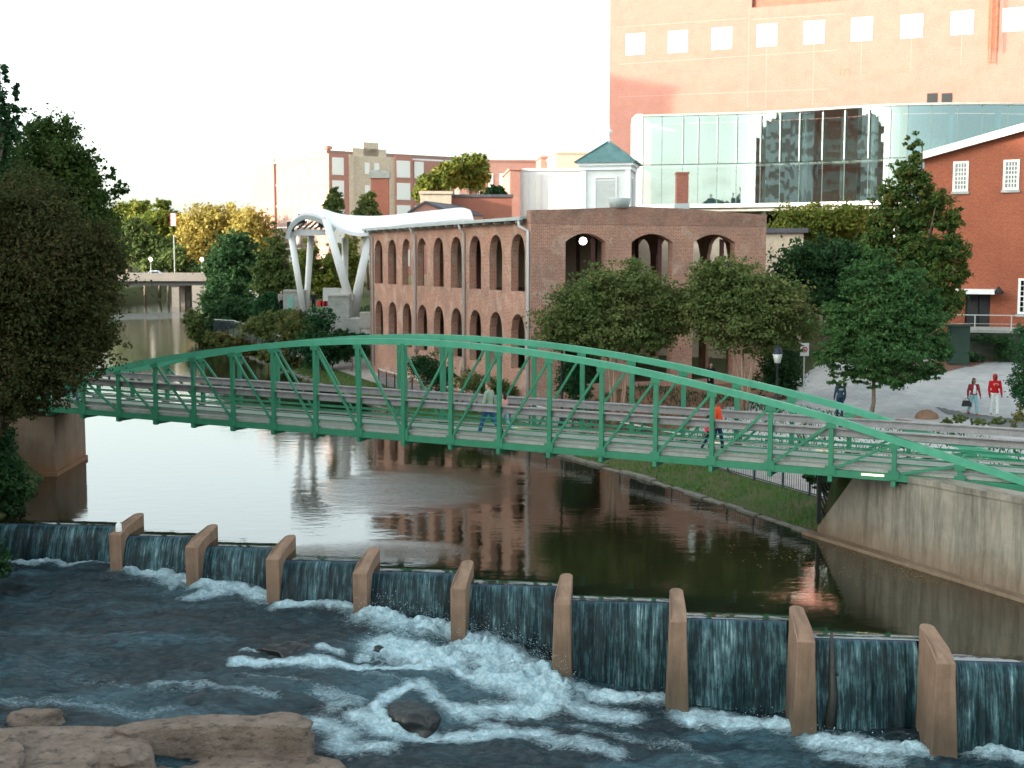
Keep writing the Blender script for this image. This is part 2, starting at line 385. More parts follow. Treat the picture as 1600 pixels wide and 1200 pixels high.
# ================================================================== WEIR GEOMETRY
PDIR = Vector((0.0995, 0.995, 0)).normalized(); CDIR = Vector((0.995, -0.0995, 0)).normalized()
pier_px = [(179.5, 835, 899), (299, 855, 919), (425.5, 874, 945), (562, 896, 978), (715.5, 920, 1026), (878, 944, 1097), (1060, 971, 1129), (1260, 1003, 1165), (1479, 1037, 1190)]
PT = 0.12
pier_f = [atz(x, y, PT) for x, y, b in pier_px]                  # top centre of each pier's downstream face
pier_b = [CAMH - (CAMH-at(x, b, p.y).z) for (x, y, b), p in zip(pier_px, pier_f)]
crest_px = [(100, 818), (245, 836), (375, 853), (495, 874), (640, 892), (800, 912), (970, 938), (1155, 966), (1358, 997), (1565, 1032)]
crest_c = [atz(x, y, 0) for x, y in crest_px]
def hit(c, q):      # crest line through c meets pier line through q (plan)
    A = np.array([[CDIR.x, -PDIR.x], [CDIR.y, -PDIR.y]]); s = np.linalg.solve(A, [q.x-c.x, q.y-c.y]); return Vector((c.x, c.y, 0))+CDIR*s[0]
bays = []
for j, c in enumerate(crest_c):
    a = hit(c, pier_f[j-1]) if j > 0 else Vector((c.x, c.y, 0))-CDIR*((c.x+17.5)/CDIR.x)
    b = hit(c, pier_f[j]) if j < 9 else Vector((c.x, c.y, 0))+CDIR*5
    bays.append((a, b))
# ------------------------------------------------------------------ river plan
def pz(x, y, z=0): p = atz(x, y, z); return (p.x, p.y)
right_shore = [(24.0, 5.5), (12.9, 31.4), pz(1275, 835), pz(1130, 789), pz(1000, 745), pz(870, 711), pz(800, 695), pz(700, 668), pz(600, 638), pz(520, 608), pz(450, 580), pz(390, 558), pz(340, 545), pz(300, 520), pz(287, 500), pz(300, 486), pz(322, 478), (-59, 262), (-62, 300)]
left_shore = [(-75, 300), (-72, 227), (-46, 148), (-29, 87), (-20.5, 60), (-18.6, 51), (-17.3, 45), (-16.7, 41), (-16.6, 38), (-16, 33), (-15, 25), (-13, 5.5)]
RIVER = np.array(right_shore+left_shore)
def sdist(X, Y, poly=RIVER):
    """distance to the river bank; negative in the river. second value: nearest bank is the right one"""
    sh = X.shape; x = X.ravel(); y = Y.ravel(); d = np.full(x.shape, 1e9); side = np.zeros(x.shape, bool); inside = np.zeros(x.shape, bool)
    n = len(poly)
    for i in range(n):
        ax, ay = poly[i]; bx, by = poly[(i+1) % n]; ex, ey = bx-ax, by-ay
        t = np.clip(((x-ax)*ex+(y-ay)*ey)/(ex*ex+ey*ey+1e-9), 0, 1); dd = np.hypot(x-ax-t*ex, y-ay-t*ey)
        m = dd < d; d[m] = dd[m]; side[m] = i < len(right_shore)-1
        c = (ay > y) != (by > y); xx = (bx-ax)*(y-ay)/(by-ay+1e-12)+ax; inside ^= c & (x < xx)
    d[inside] *= -1
    return d.reshape(sh), side.reshape(sh)
def ground_z(X, Y):
    X = np.asarray(X, float); Y = np.asarray(Y, float)
    d, rt = sdist(X, Y)
    sm = lambda a, b, v: (lambda t: t*t*(3-2*t))(np.clip((v-a)/(b-a), 0, 1))
    # right bank: low verge, path, slope up
    zr = 0.02+0.38*sm(0, 2.4, d)+1.2*sm(5.6, 10.5, d)
    up = sm(84, 100, Y)*(1-sm(15, 30, X))
    zr = zr + up*(2.6*sm(2.5, 11, d)) + 0.095*np.clip(Y-57, 0, 13)*sm(15, 19, X) + 1.2*sm(1.0, 8, d)*sm(110, 140, Y)
    zr = np.where(Y < 39.6, np.where(d > 0.36, 2.05-0.55*sm(3, 7, d), -3.0), zr)
    zr = np.where((Y >= 39.6) & (Y < 41.0) & (d > 5.5), np.maximum(zr, 1.5), zr)
    zl = 0.1+2.5*sm(0.1, 2.6, d)+2.5*sm(6, 22, d)
    z = np.where(rt, zr, zl)+0.04*(fbm(X*0.7, Y*0.7)-.5)*sm(0, 1, d)
    z = np.where(d < 0, -0.05-3.2*sm(0, 0.6, -d), z)
    z = z + 6*sm(260, 420, np.hypot(X, Y))
    z = np.where(Y < 8, np.minimum(z, 1.2), z)
    return z
def gz(x, y): return float(ground_z(np.array([x]), np.array([y]))[0])
xs = np.unique(np.concatenate([np.linspace(-2500, -120, 16), np.linspace(-120, -30, 30), np.linspace(-30, 32, 190), np.linspace(32, 130, 40), np.linspace(130, 2500, 16)]))
ys = np.unique(np.concatenate([np.linspace(-300, 5, 14), np.linspace(5, 95, 240), np.linspace(95, 300, 110), np.linspace(300, 3500, 26)]))
gm = N('earth_and_grass_ground', 0.95, 0.1); p = gm.pos()
c = gm.mix(gm.ramp(gm.noise(p, 0.6, 6, 0.7), [(0.4, (0, 0, 0)), (0.6, (1, 1, 1))]), (0.045, 0.085, 0.025, 1), (0.09, 0.085, 0.045, 1))
c = gm.mix(gm.ramp(gm.noise(p, 5, 4, 0.7), [(0.5, (0, 0, 0)), (0.7, (1, 1, 1))]), c, (0.10, 0.065, 0.04, 1))
gm.base(c); gm.bump(gm.noise(p, 8, 4, 0.7), 0.6, 0.06)
ground, GV = grid_mesh('ground', xs, ys, ground_z, gm.m)
tag(ground, 'grassy earth banks and ground along the river', None, None, 'structure')
# ------------------------------------------------------------------ pool above the weir
wm = N('still_river_water', 0.03, 0.9); wm.b.inputs['IOR'].default_value = 1.75
p = wm.pos(); g = wm.n('NewGeometry')
wm.base(wm.mix(wm.ramp(wm.noise(p, 0.15, 3), [(0.35, (0, 0, 0)), (0.7, (1, 1, 1))]), (0.009, 0.012, 0.005, 1), (0.016, 0.014, 0.007, 1)))
def blobmask(m, cx, cy, rx, ry, rot=0.0, soft=0.45):
    tc = m.n('NewGeometry'); mp = m.n('Mapping', vector_type='TEXTURE'); m.l(tc.outputs['Position'], mp.inputs[0])
    mp.inputs['Location'].default_value = (cx, cy, 0); mp.inputs['Rotation'].default_value = (0, 0, rot); mp.inputs['Scale'].default_value = (rx, ry, 1)
    ln = m.n('VectorMath', operation='LENGTH'); m.l(mp.outputs[0], ln.inputs[0])
    v = m.math('ADD', ln.outputs['Value'], m.math('MULTIPLY', m.math('SUBTRACT', m.noise(m.pos((0.35, 1, 1)), 0.8, 4), 0.5), 0.9))
    return m.n('MapRange', i={'Value': v, 'From Min': 1.0, 'From Max': 1.0-soft, 'To Min': 0, 'To Max': 1}).outputs[0]
a = atz(690, 765, 0)
rip = blobmask(wm, a.x-0.6, a.y+0.5, 4.0, 5.4, soft=1.0)
rip2 = blobmask(wm, -3.8, 36.8, 3.2, 1.6, soft=1.0); a = atz(240, 493, 0); rip3 = blobmask(wm, a.x, a.y, 9, 16, soft=.8); a = atz(690, 765, 0)
far = wm.n('SeparateXYZ'); wm.l(g.outputs['Position'], far.inputs[0])
farm = wm.n('MapRange', i={'Value': far.outputs[1], 'From Min': 75, 'From Max': 150, 'To Min': 0, 'To Max': 0.5}).outputs[0]
w1 = wm.noise(wm.pos((1, 1.6, 1)), 0.9, 3, 0.5); w2 = wm.noise(wm.pos((1, 1.4, 1)), 7, 3, 0.6)
w3 = wm.noise(wm.pos((1, 2.2, 1)), 2.4, 5, 0.65, 0.4)
h = wm.math('ADD', wm.math('ADD', wm.math('MULTIPLY', w1, 0.007), wm.math('MULTIPLY', w3, wm.math('MULTIPLY', rip, 0.032))), wm.math('MULTIPLY', w2, wm.math('ADD', 0.0012, wm.math('ADD', wm.math('MULTIPLY', rip, 0.028), wm.math('ADD', wm.math('MULTIPLY', rip2, 0.012), wm.math('ADD', wm.math('MULTIPLY', farm, 0.008), wm.math('MULTIPLY', rip3, 0.09)))))))
bn = wm.n('Bump', i={'Height': h, 'Strength': 1.0, 'Distance': 1.0}); wm.l(bn.outputs[0], wm.b.inputs['Normal'])
pts = []
for a, b in bays: pts += [tuple(a+PDIR*0.5), tuple(b+PDIR*0.5)]
for a, b in bays:       # water drawn down toward the lip
    L_ = (b-a).length; V = [tuple(a+CDIR*(L_*i/2)+PDIR*(0.5*s/10)+Vector((0, 0, -0.026*(1-s/10)**2))) for s in range(11) for i in range(3)]
    i_ = np.arange(20); r_, c_ = i_//2, i_ % 2; k_ = r_*3+c_
    tag(fast_mesh('pool_water', V, np.stack([k_, k_+1, k_+4, k_+3], 1), wm.m, None, True), 'pool water drawn down toward the lip of the weir', None, None, 'structure')
pts += [(30, pts[-1][1], 0), (30, 60, 0), (10, 305, 0), (-110, 305, 0), (-40, 60, 0), (-17.5-4, bays[0][0].y, 0)]
tag(MB().poly(pts).build('pool_water', wm.m), 'still reflecting pool of river water above the weir', None, None, 'structure')
# ------------------------------------------------------------------ lower river: heights and foam
ctrl = [(0, 880, -1.05), (300, 950, -1.0), (500, 1000, -1.08), (420, 1028, -1.35), (600, 1035, -1.4), (300, 1060, -1.4), (0, 1000, -1.15), (150, 1060, -1.45), (200, 1100, -1.62), (600, 960, -1.0), (650, 985, -1.1),
        (720, 1050, -1.55), (800, 1060, -1.7), (860, 1110, -1.95), (700, 1100, -1.75), (600, 1110, -1.8), (700, 1150, -1.98), (900, 1150, -2.05), (1100, 1150, -2.05), (1300, 1190, -2.0), (1500, 1200, -1.85),
        (500, 1150, -1.9), (500, 1200, -2.05), (1000, 1200, -2.1), (990, 1085, -2.0), (1150, 1120, -2.0), (1350, 1155, -1.9), (1560, 1165, -1.75), (250, 900, -1.0), (370, 920, -1.0), (500, 945, -1.03), (760, 990, -1.3), (-200, 900, -1.1), (-300, 1150, -1.7), (700, 1500, -2.2), (1800, 1500, -2.2), (0, 1400, -2.2)]
CT = np.array([(*pz(x, y, z), z) for x, y, z in ctrl])
def low_z(X, Y):
    d2 = (X[..., None]-CT[:, 0])**2+(Y[..., None]-CT[:, 1])**2+0.15
    wgt = d2**-1.6; return (wgt*CT[:, 2]).sum(-1)/wgt.sum(-1)
def lowz(x, y): return float(low_z(np.array([x], float), np.array([y], float))[0])
strokes = [  # (px polyline, radius m, strength, lift)
 ([(0, 874), (90, 877), (165, 881)], .45, .8, .06), ([(205, 892), (250, 899), (285, 906)], .75, .9, .12), ([(322, 915), (370, 921), (412, 930)], .7, .9, .12), ([(300, 930), (350, 925)], .5, .7, .05), ([(442, 941), (500, 944), (552, 950)], .5, .9, .08),
 ([(585, 968), (640, 978), (700, 988)], .8, 1, .32), ([(600, 995), (650, 1008), (700, 1022)], .75, 1, .18), ([(370, 1030), (450, 1027), (560, 1027), (640, 1024), (700, 1042), (760, 1066), (850, 1092)], .28, 1, .06), ([(380, 1012), (400, 1010)], .15, .8, .04), ([(500, 1012), (530, 1012)], .2, .8, .04), ([(560, 1014), (575, 1010)], .2, .7, .04),
 ([(748, 1012), (770, 1030), (800, 1042), (840, 1062), (856, 1085)], 1.0, 1, .42), ([(760, 1060), (820, 1090), (870, 1105)], .7, 1, .2), ([(740, 1000), (755, 1040), (790, 1080)], .4, .9, .12),
 ([(664, 1082), (640, 1080), (603, 1092), (588, 1112), (604, 1136), (650, 1142)], .24, 1, .1), ([(556, 1119), (600, 1142), (660, 1150), (740, 1150), (850, 1142)], .42, .85, .04), ([(500, 1130), (540, 1150), (530, 1172), (600, 1168)], .5, .75, .04),
 ([(660, 1070), (700, 1100), (740, 1128)], .3, .8, .05), ([(720, 1118), (800, 1112), (880, 1110), (980, 1120)], .6, .85, .05), ([(760, 1135), (860, 1150), (960, 1175)], .45, .62, .02), ([(500, 1085), (560, 1100), (520, 1110)], .4, .5, .02),
 ([(903, 1085), (960, 1089), (1032, 1093)], .5, 1, .12), ([(905, 1100), (960, 1112)], .3, .6, .03), ([(1078, 1122), (1150, 1127), (1228, 1133)], .62, 1, .12), ([(1285, 1160), (1350, 1168), (1425, 1172)], .6, 1, .14), ([(1500, 1165), (1610, 1178)], .6, 1, .12), ([(1300, 1180), (1400, 1190)], .4, .6, .02), ([(1040, 1160), (1120, 1190)], .3, .4, .0), ([(900, 1135), (1060, 1170)], .35, .4, .0),
 ([(560, 1045), (660, 1070)], .15, .4, .01), ([(240, 1066), (330, 1070), (430, 1080)], .25, .45, .02), ([(0, 1090), (120, 1098), (260, 1110)], .5, .38, .01), ([(120, 1060), (300, 1075)], .35, .3, .01), ([(380, 1045), (480, 1052)], .2, .4, .01)]
def foam_at(X, Y):
    fo = np.zeros(X.shape); li = np.zeros(X.shape)
    for pl, r, s, lf in strokes:
        P = [pz(x, y, lowz(*pz(x, y, -1.6))) for x, y in pl]
        for (ax, ay), (bx, by) in zip(P[:-1], P[1:]):
            ex, ey = bx-ax, by-ay; t = np.clip(((X-ax)*ex+(Y-ay)*ey)/(ex*ex+ey*ey), 0, 1); dd = np.hypot(X-ax-t*ex, Y-ay-t*ey)/r
            k = np.exp(-dd**2*1.3); fo = np.maximum(fo, s*k); li = np.maximum(li, lf*k)
    return fo, li
lx = np.linspace(-19, 16, 560); ly = np.linspace(20, 43, 460)
FO = {}
def low_surface(X, Y):
    z = low_z(X, Y); fo, li = foam_at(X, Y); FO['f'] = fo
    n = fbm(X*1.1+Y*.3, Y*1.5, 4, 3)-.47; n2 = fbm(X*4.5, Y*5.5, 3, 9)-.45
    n3 = np.abs(fbm(X*.8-Y*.5, Y*1.8+X*.3, 3, 21)-.45)
    return z+0.34*n+0.09*n2-0.30*n3+li*(0.75+1.3*n2)+0.10*fo*n2
rm = N('churning_river_water', 0.14, 0.5); rm.b.inputs['IOR'].default_value = 1.42
at_ = rm.n('Attribute', attribute_name='foam'); pp = rm.pos((0.7, 1.5, 1))
fn = rm.noise(pp, 5.5, 8, 0.78, 1.8); fn2 = rm.noise(pp, 14, 4, 0.7, 0.5)
fk = rm.math('ADD', rm.math('MULTIPLY', at_.outputs['Fac'], 1.1), rm.math('MULTIPLY', rm.math('SUBTRACT', fn, 0.5), 1.6))
fk = rm.math('ADD', fk, rm.math('MULTIPLY', rm.math('SUBTRACT', fn2, 0.5), 0.25))
fmask = rm.n('MapRange', i={'Value': fk, 'From Min': 0.30, 'From Max': 0.98, 'To Min': 0, 'To Max': 1}).outputs[0]
c = rm.mix(rm.ramp(rm.noise(rm.pos((0.6, 1.3, 1)), 0.9, 5, 0.7), [(0.35, (0, 0, 0)), (0.7, (1, 1, 1))]), (0.001, 0.007, 0.011, 1), (0.005, 0.032, 0.044, 1))
veil = rm.ramp(rm.math('ADD', rm.math('MULTIPLY', rm.noise(rm.pos((0.45, 1.2, 1)), 0.55, 3, 0.5, 0.6), 0.75), rm.math('MULTIPLY', rm.noise(rm.pos((0.7, 2.2, 1)), 5, 5, 0.75, 0.5), 0.45)), [(0.58, (0, 0, 0)), (0.80, (0.40, 0.40, 0.40))])
c = rm.mix(veil, c, (0.10, 0.24, 0.30, 1))
fcol = rm.ramp(rm.noise(rm.pos(), 9, 6, 0.75, 0.8), [(0.3, (0.17, 0.33, 0.39)), (0.52, (0.42, 0.58, 0.64)), (0.72, (0.62, 0.75, 0.78))])
c = rm.mix(fmask, c, fcol); rm.base(c)
rm.l(rm.n('MapRange', i={'Value': fmask, 'To Min': 0.13, 'To Max': 0.8}).outputs[0], rm.b.inputs['Roughness'])
bb = rm.math('ADD', rm.math('MULTIPLY', rm.noise(rm.pos((1, 1.6, 1)), 3.0, 6, 0.7, 0.8), 0.16), rm.math('MULTIPLY', rm.noise(rm.pos(), 22, 3, 0.6), 0.012))
bn = rm.n('Bump', i={'Height': bb, 'Strength': 0.9, 'Distance': 1.0}); rm.l(bn.outputs[0], rm.b.inputs['Normal'])
low, LV = grid_mesh('river_water', lx, ly, low_surface, rm.m)
fa = low.data.attributes.new('foam', 'FLOAT', 'POINT'); fa.data.foreach_set('value', FO['f'].ravel().astype(np.float32))
tag(low, 'dark teal river water churning white below the weir', None, None, 'structure')
# spray: small flung droplets and froth lumps at the foot of the falls
sp = [];
def blob_quads(cx, cy, cz, r):
    a, b = rng.normal(size=3), rng.normal(size=3); a /= np.linalg.norm(a); b -= a*b.dot(a); b /= np.linalg.norm(b); c0 = np.array([cx, cy, cz])
    return [c0+a*r, c0+b*r, c0-a*r, c0-b*r]
X0, Y0 = rng.uniform(-17, 15, 300000), rng.uniform(22, 41, 300000)
f0, l0 = foam_at(X0, Y0); k0 = (l0 > 0.085) & (rng.random(300000) < l0*0.8)
z0_ = low_z(X0, Y0)
for x, y, z, l in zip(X0[k0], Y0[k0], z0_[k0], l0[k0]): sp += blob_quads(x, y, z+0.02+l*0.9+abs(rng.normal())*l*0.9, rng.uniform(.004, .013))
sp = np.array(sp); foamm = N('white_froth', 0.8, 0.2).base((0.48, 0.62, 0.67)).m
tag(fast_mesh('river_spray', sp, np.arange(len(sp)).reshape(-1, 4), foamm), 'white spray thrown up where the falls land', None, None, 'stuff')
# ------------------------------------------------------------------ falls: one sheet per bay
fm = N('falling_water_sheet', 0.35, 0.18); uvv = fm.uv()
ft = fm.n('Attribute', attribute_name='drop'); dr = ft.outputs['Fac']
s1 = fm.noise(fm.uv((1, 0.10, 1)), 7, 5, 0.75, 0.15); s2 = fm.noise(fm.uv((1, 0.05, 1)), 26, 3, 0.7); s3 = fm.noise(fm.uv((1, 0.7, 1)), 2.6, 4, 0.65)
st = fm.math('ADD', fm.math('MULTIPLY', s1, 0.55), fm.math('ADD', fm.math('MULTIPLY', s2, 0.40), fm.math('MULTIPLY', s3, 0.32)))
st = fm.math('ADD', fm.math('SUBTRACT', st, fm.math('MULTIPLY', dr, 0.06)), fm.math('MULTIPLY', fm.math('SUBTRACT', fm.noise(fm.uv((1, 0.25, 1)), 0.8, 3, 0.5), 0.5), 0.30))
c = fm.ramp(st, [(0.50, (0.001, 0.006, 0.009)), (0.60, (0.007, 0.028, 0.034)), (0.70, (0.055, 0.125, 0.14)), (0.82, (0.32, 0.44, 0.46))])
lip = fm.n('MapRange', i={'Value': dr, 'From Min': 0.05, 'From Max': 0.13, 'To Min': 1, 'To Max': 0}).outputs[0]
c = fm.mix(fm.math('MULTIPLY', lip, 0.93), c, (0.035, 0.05, 0.085, 1)); fm.base(c); fm.bump(st, 0.7, 0.05)
weir = thing('river_weir', 'long stepped concrete weir across the river with thin blue crest plates', 'weir', (0, 34, -3))
for j, (a, b) in enumerate(bays):
    a2, b2 = (a+CDIR*0.18 if j > 0 else a), (b-CDIR*0.18 if j < 9 else b); L = (b2-a2).length
    MB().obox(a2+Vector((0, 0, -3.2))-PDIR*0.02, CDIR*L, PDIR*0.6, Vector((0, 0, 3.10))).build('sill_wall', M['wet'], weir)
    nu, nv = max(8, int(L/0.05)), 26; V = []; dro = []
    zl = np.array([lowz(*(a2+CDIR*(L*i/nu)-PDIR*0.5).xy) for i in range(nu+1)])
    for v in range(nv+1):
        t = v/nv
        for i in range(nu+1):
            u = L*i/nu; H = -(zl[i]-0.25)
            if t < 0.12: q = t/0.12; off = -0.10+0.20*q; z = -0.024-0.05*q*q+0.02*(vnoise(np.array([u*2.2+j*9]), np.array([.5]), 3)[0]-.5)*q
            else: q = (t-0.12)/0.88; off = 0.10+0.52*q**.6; z = -0.074-(H-0.08)*q+0.02*(vnoise(np.array([u*2.2+j*9]), np.array([.5]), 3)[0]-.5)
            nn = vnoise(np.array([u*5.0+j*31]), np.array([t*0.8]), 5)[0]-.5
            P_ = a2+CDIR*u-PDIR*(off+0.10*nn*t+0.03*(vnoise(np.array([u*17.]), np.array([t]), 8)[0]-.5)); V.append((P_.x, P_.y, z)); dro.append(t)
    i = np.arange(nu*nv); r, c_ = i//nu, i % nu; k = r*(nu+1)+c_
    ob = fast_mesh('waterfall', V, np.stack([k, k+nu+1, k+nu+2, k+1], 1), fm.m, None, True)
    autouv(ob.data, np.zeros(3)); at2 = ob.data.attributes.new('drop', 'FLOAT', 'POINT'); at2.data.foreach_set('value', dro)
    # straight u,v so that the streaks run down the sheet
    uvl = ob.data.uv_layers[0]; lv = np.empty(len(ob.data.loops), int); ob.data.loops.foreach_get('vertex_index', lv)
    Va = np.array(V); uu = (Va[:, 0]*CDIR.x+Va[:, 1]*CDIR.y)[lv]; uvl.data.foreach_set('uv', np.stack([uu, Va[lv, 2]], 1).ravel())
    tag(ob, 'thin streaked sheet of water falling over the weir', None, 'falls between the weir piers', 'structure')
# snagged branch splitting the second bay from the right
a, b = bays[8]; q = a+(b-a)*0.235
br = MB(); br.tube([q+Vector((0.02, -.02, .10)), q-PDIR*.30+Vector((0, 0, -.25)), q-PDIR*.50+Vector((0.02, 0, -1.2)), q-PDIR*.55+Vector((-.06, 0, -2.0))], [.03, .07, .11, .14], 7)
br.tube([q-PDIR*.42+Vector((0, 0, -.55)), q-PDIR*.45+Vector((0.12, 0, -.75))], [.04, .02], 5)
tag(br.build('snagged_branch', M['wet'], None, True), 'dark wet branch splitting the sheet of water right of the second pier from the right', 'branch')
# ------------------------------------------------------------------ piers
ordn = ['leftmost pier of the weir, with a small white object on top', 'second pier from the left', 'third pier from the left', 'fourth pier from the left, standing where the white cascade begins', 'fifth pier from the left, at the middle of the weir',
        'fourth pier from the right, with a flared wet foot', 'third pier from the right', 'second pier from the right', 'rightmost and nearest pier of the weir']
for k, p in enumerate(pier_f):
    zb = pier_b[k]-0.05; b0 = Vector((p.x, p.y, 0))
    t = thing('weir_pier', 'tan concrete '+ordn[k], 'weir pier', (p.x, p.y, zb-0.6), 'concrete piers on the weir')
    Ls = [(0, .20), (0.60, .20), (1.88, .165), (2.02, .12), (2.08, .05)]
    def ring(z, grow, fwd, lenf=1.0):
        L_, R_ = [], []
        for s, hw in Ls:
            tt = (hw+grow); L_.append(b0+PDIR*(s*lenf-(fwd if s == 0 else 0))-CDIR*tt+Vector((0, 0, z(s)))); R_.append(b0+PDIR*(s*lenf-(fwd if s == 0 else 0))+CDIR*tt+Vector((0, 0, z(s))))
        return R_+L_[::-1]
    top = ring(lambda s: PT+(0 if s == 0 else .15 if s < .7 else .26), 0, 0); mid = ring(lambda s: PT-0.3, 0.0, 0.0); bot = ring(lambda s: zb, 0.085 if k > 4 else -0.01, 0.10 if k > 4 else 0.0)
    mb = MB(); mb.prism(bot, mid); o1 = mb
    mb2 = MB(); n = len(top)
    mb2.v = [tuple(v) for v in bot+mid+top]; mb2.f = [tuple(range(n))[::-1]]+[(i, (i+1) % n, n+(i+1) % n, n+i) for i in range(n)]+[(n+i, n+(i+1) % n, 2*n+(i+1) % n, 2*n+i) for i in range(n)]+[tuple(range(2*n, 3*n))]
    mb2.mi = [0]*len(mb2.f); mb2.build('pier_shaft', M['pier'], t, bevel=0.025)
    ft_ = ring(lambda s: zb+0.02, 0.10 if k > 4 else 0.01, 0.14 if k > 4 else 0.03); ft0 = ring(lambda s: zb-0.9, 0.30 if k in (5, 8, 7) else 0.06, 0.10)
    MB().prism(ft0, ft_).build('wet_footing', M['wet'], t, bevel=0.02)
tag(MB().lathe(pier_f[0]+PDIR*0.25+Vector((0.02, 0, .0)), [(.085, 0), (.10, .05), (.09, .26), (.04, .32), (.04, .37)], 12).build('white_jug', M['white'], None, True), 'small white jug standing on the leftmost pier', 'jug')
# ------------------------------------------------------------------ rocks
rk = N('river_rock', 0.85, 0.25); p = rk.pos()
c = rk.ramp(rk.noise(p, 1.4, 7, 0.7), [(0.3, (0.17, 0.13, 0.10)), (0.55, (0.29, 0.225, 0.18)), (0.75, (0.38, 0.31, 0.255))])
vo = rk.n('TexVoronoi', feature='DISTANCE_TO_EDGE', i={'Vector': rk.pos((1, 1.6, 2.5)), 'Scale': 1.1})
ck = rk.math('ADD', vo.outputs['Distance'], rk.math('MULTIPLY', rk.noise(p, 6, 4, .7), 0.05))
c = rk.mix(rk.ramp(ck, [(0.004, (0.6, 0.6, 0.6)), (0.018, (0, 0, 0))]), c, (0.05, 0.042, 0.035, 1))
c = rk.mix(rk.ramp(rk.noise(rk.pos((1, 1, 3)), 3.0, 6, 0.75), [(0.5, (0, 0, 0)), (0.65, (0.85, 0.85, 0.85))]), c, (0.06, 0.052, 0.042, 1))
rk.base(c); rk.bump(rk.math('ADD', rk.noise(p, 5, 8, 0.75), rk.math('MULTIPLY', rk.noise(p, 30, 3, .7), .3)), 0.9, 0.2); M['rock'] = rk.m
M['wetrock'] = varied('wet_black_rock', (0.004, 0.006, 0.007), (0.015, 0.018, 0.018), 2, 0.3, 0.4, 0.5)
def rock(name, label, outline, ztop, zbot, rough=0.10, mat=None, flare=0.15, seed=0, tilt=0.0):
    P = [Vector((*pz(x, y, zt), zt)) for x, y, zt in [(o[0], o[1], o[2] if len(o) > 2 else ztop) for o in outline]]
    n0 = len(P); Q = []
    for i in range(n0):
        for s in range(12): Q.append(P[i].lerp(P[(i+1) % n0], s/12))
    for _ in range(3): Q = [(Q[i-1]+Q[i]*2+Q[(i+1) % len(Q)])/4 for i in range(len(Q))]
    n = len(Q); c_ = sum(Q, Vector())/n; V = []; rings = [0.0, .15, .3, .42, .54, .65, .75, .84, .91, .96, 1.0]
    for r in rings:
        for q in Q:
            v = c_.lerp(q, max(r, 0.001)); nn = (fbm(np.array([v.x*1.8]), np.array([v.y*1.8]), 6, seed)[0]-.45); nn = nn*1.3-.5*abs(fbm(np.array([v.x*1.1]), np.array([v.y*2.5]), 3, seed+2)[0]-.45)
            edge = max(0, (r-.8)/.2)**2*0.07; V.append((v.x, v.y, v.z+nn*rough*2-edge))
    for s in range(1, 12):
        t = s/11
        for i, q in enumerate(Q):
            d = (q-c_).normalized(); nn = fbm(np.array([q.x*1.6]), np.array([t*2.4+q.y*1.6]), 5, seed+5)[0]-.5
            z = (q.z-0.07)*(1-t)+zbot*t; pp_ = q+d*(flare*t+nn*0.42); V.append((pp_.x, pp_.y, z))
    R_ = len(V)//n; i = np.arange((R_-1)*n); r_, c2 = i//n, i % n; cn = (c2+1) % n
    ob = fast_mesh(name, V, np.stack([r_*n+c2, (r_+1)*n+c2, (r_+1)*n+cn, r_*n+cn], 1), mat or M['rock'], None, False)
    return tag(ob, label, 'rock')
rock('flat_river_rock', 'long flat-topped tan rock slab at the bottom left, ending in a blunt block', [(170, 1130), (265, 1116), (345, 1113), (405, 1115), (470, 1110), (490, 1120), (486, 1136), (400, 1133), (260, 1136), (200, 1142)], -1.12, -2.1, 0.05, seed=2, flare=0.02)
rock('flat_river_rock', 'pale flat rock shelf at the left of the long slab', [(-80, 1140), (60, 1128), (190, 1131), (240, 1150), (160, 1182), (120, 1230), (-80, 1240)], -1.30, -2.3, 0.05, seed=4, flare=0.05)
rock('flat_river_rock', 'lower pale rock shelf in front of the long slab, reaching farthest right', [(120, 1205), (330, 1173), (440, 1167), (530, 1180), (556, 1215), (560, 1300), (80, 1300)], -1.78, -2.7, 0.07, seed=6, flare=0.05)
rock('river_boulder', 'angular grey-brown boulder in front of the long slab', [(150, 1180), (175, 1158), (220, 1150), (238, 1165), (234, 1182), (190, 1190)], -1.15, -2.1, 0.12, seed=8, flare=0.16)
rock('river_boulder', 'mossy brown boulder in the bottom left corner of the view', [(-25, 1150), (10, 1142), (30, 1154), (42, 1180), (30, 1205), (-25, 1205)], -1.12, -1.9, 0.12, seed=11, flare=0.15)
rock('low_rock', 'low rusty brown rock awash behind the slabs', [(12, 1112), (50, 1104), (80, 1106), (102, 1111), (60, 1118), (20, 1118)], -1.38, -1.9, 0.07, seed=13, flare=0.1)
rock('wet_boulder', 'black wet boulder with white water curling round it', [(606, 1102), (632, 1092), (662, 1096), (682, 1110), (668, 1122), (630, 1122), (606, 1114)], -1.62, -2.3, 0.10, M['wetrock'], seed=17, flare=0.15)
rock('wet_ledge', 'dark wet rock ledge below the third and fourth piers with small trickles over it', [(395, 1008), (430, 1002), (500, 1000), (560, 1002), (620, 1012), (560, 1018), (450, 1020)], -1.22, -1.9, 0.22, M['wetrock'], seed=19, flare=0.02)
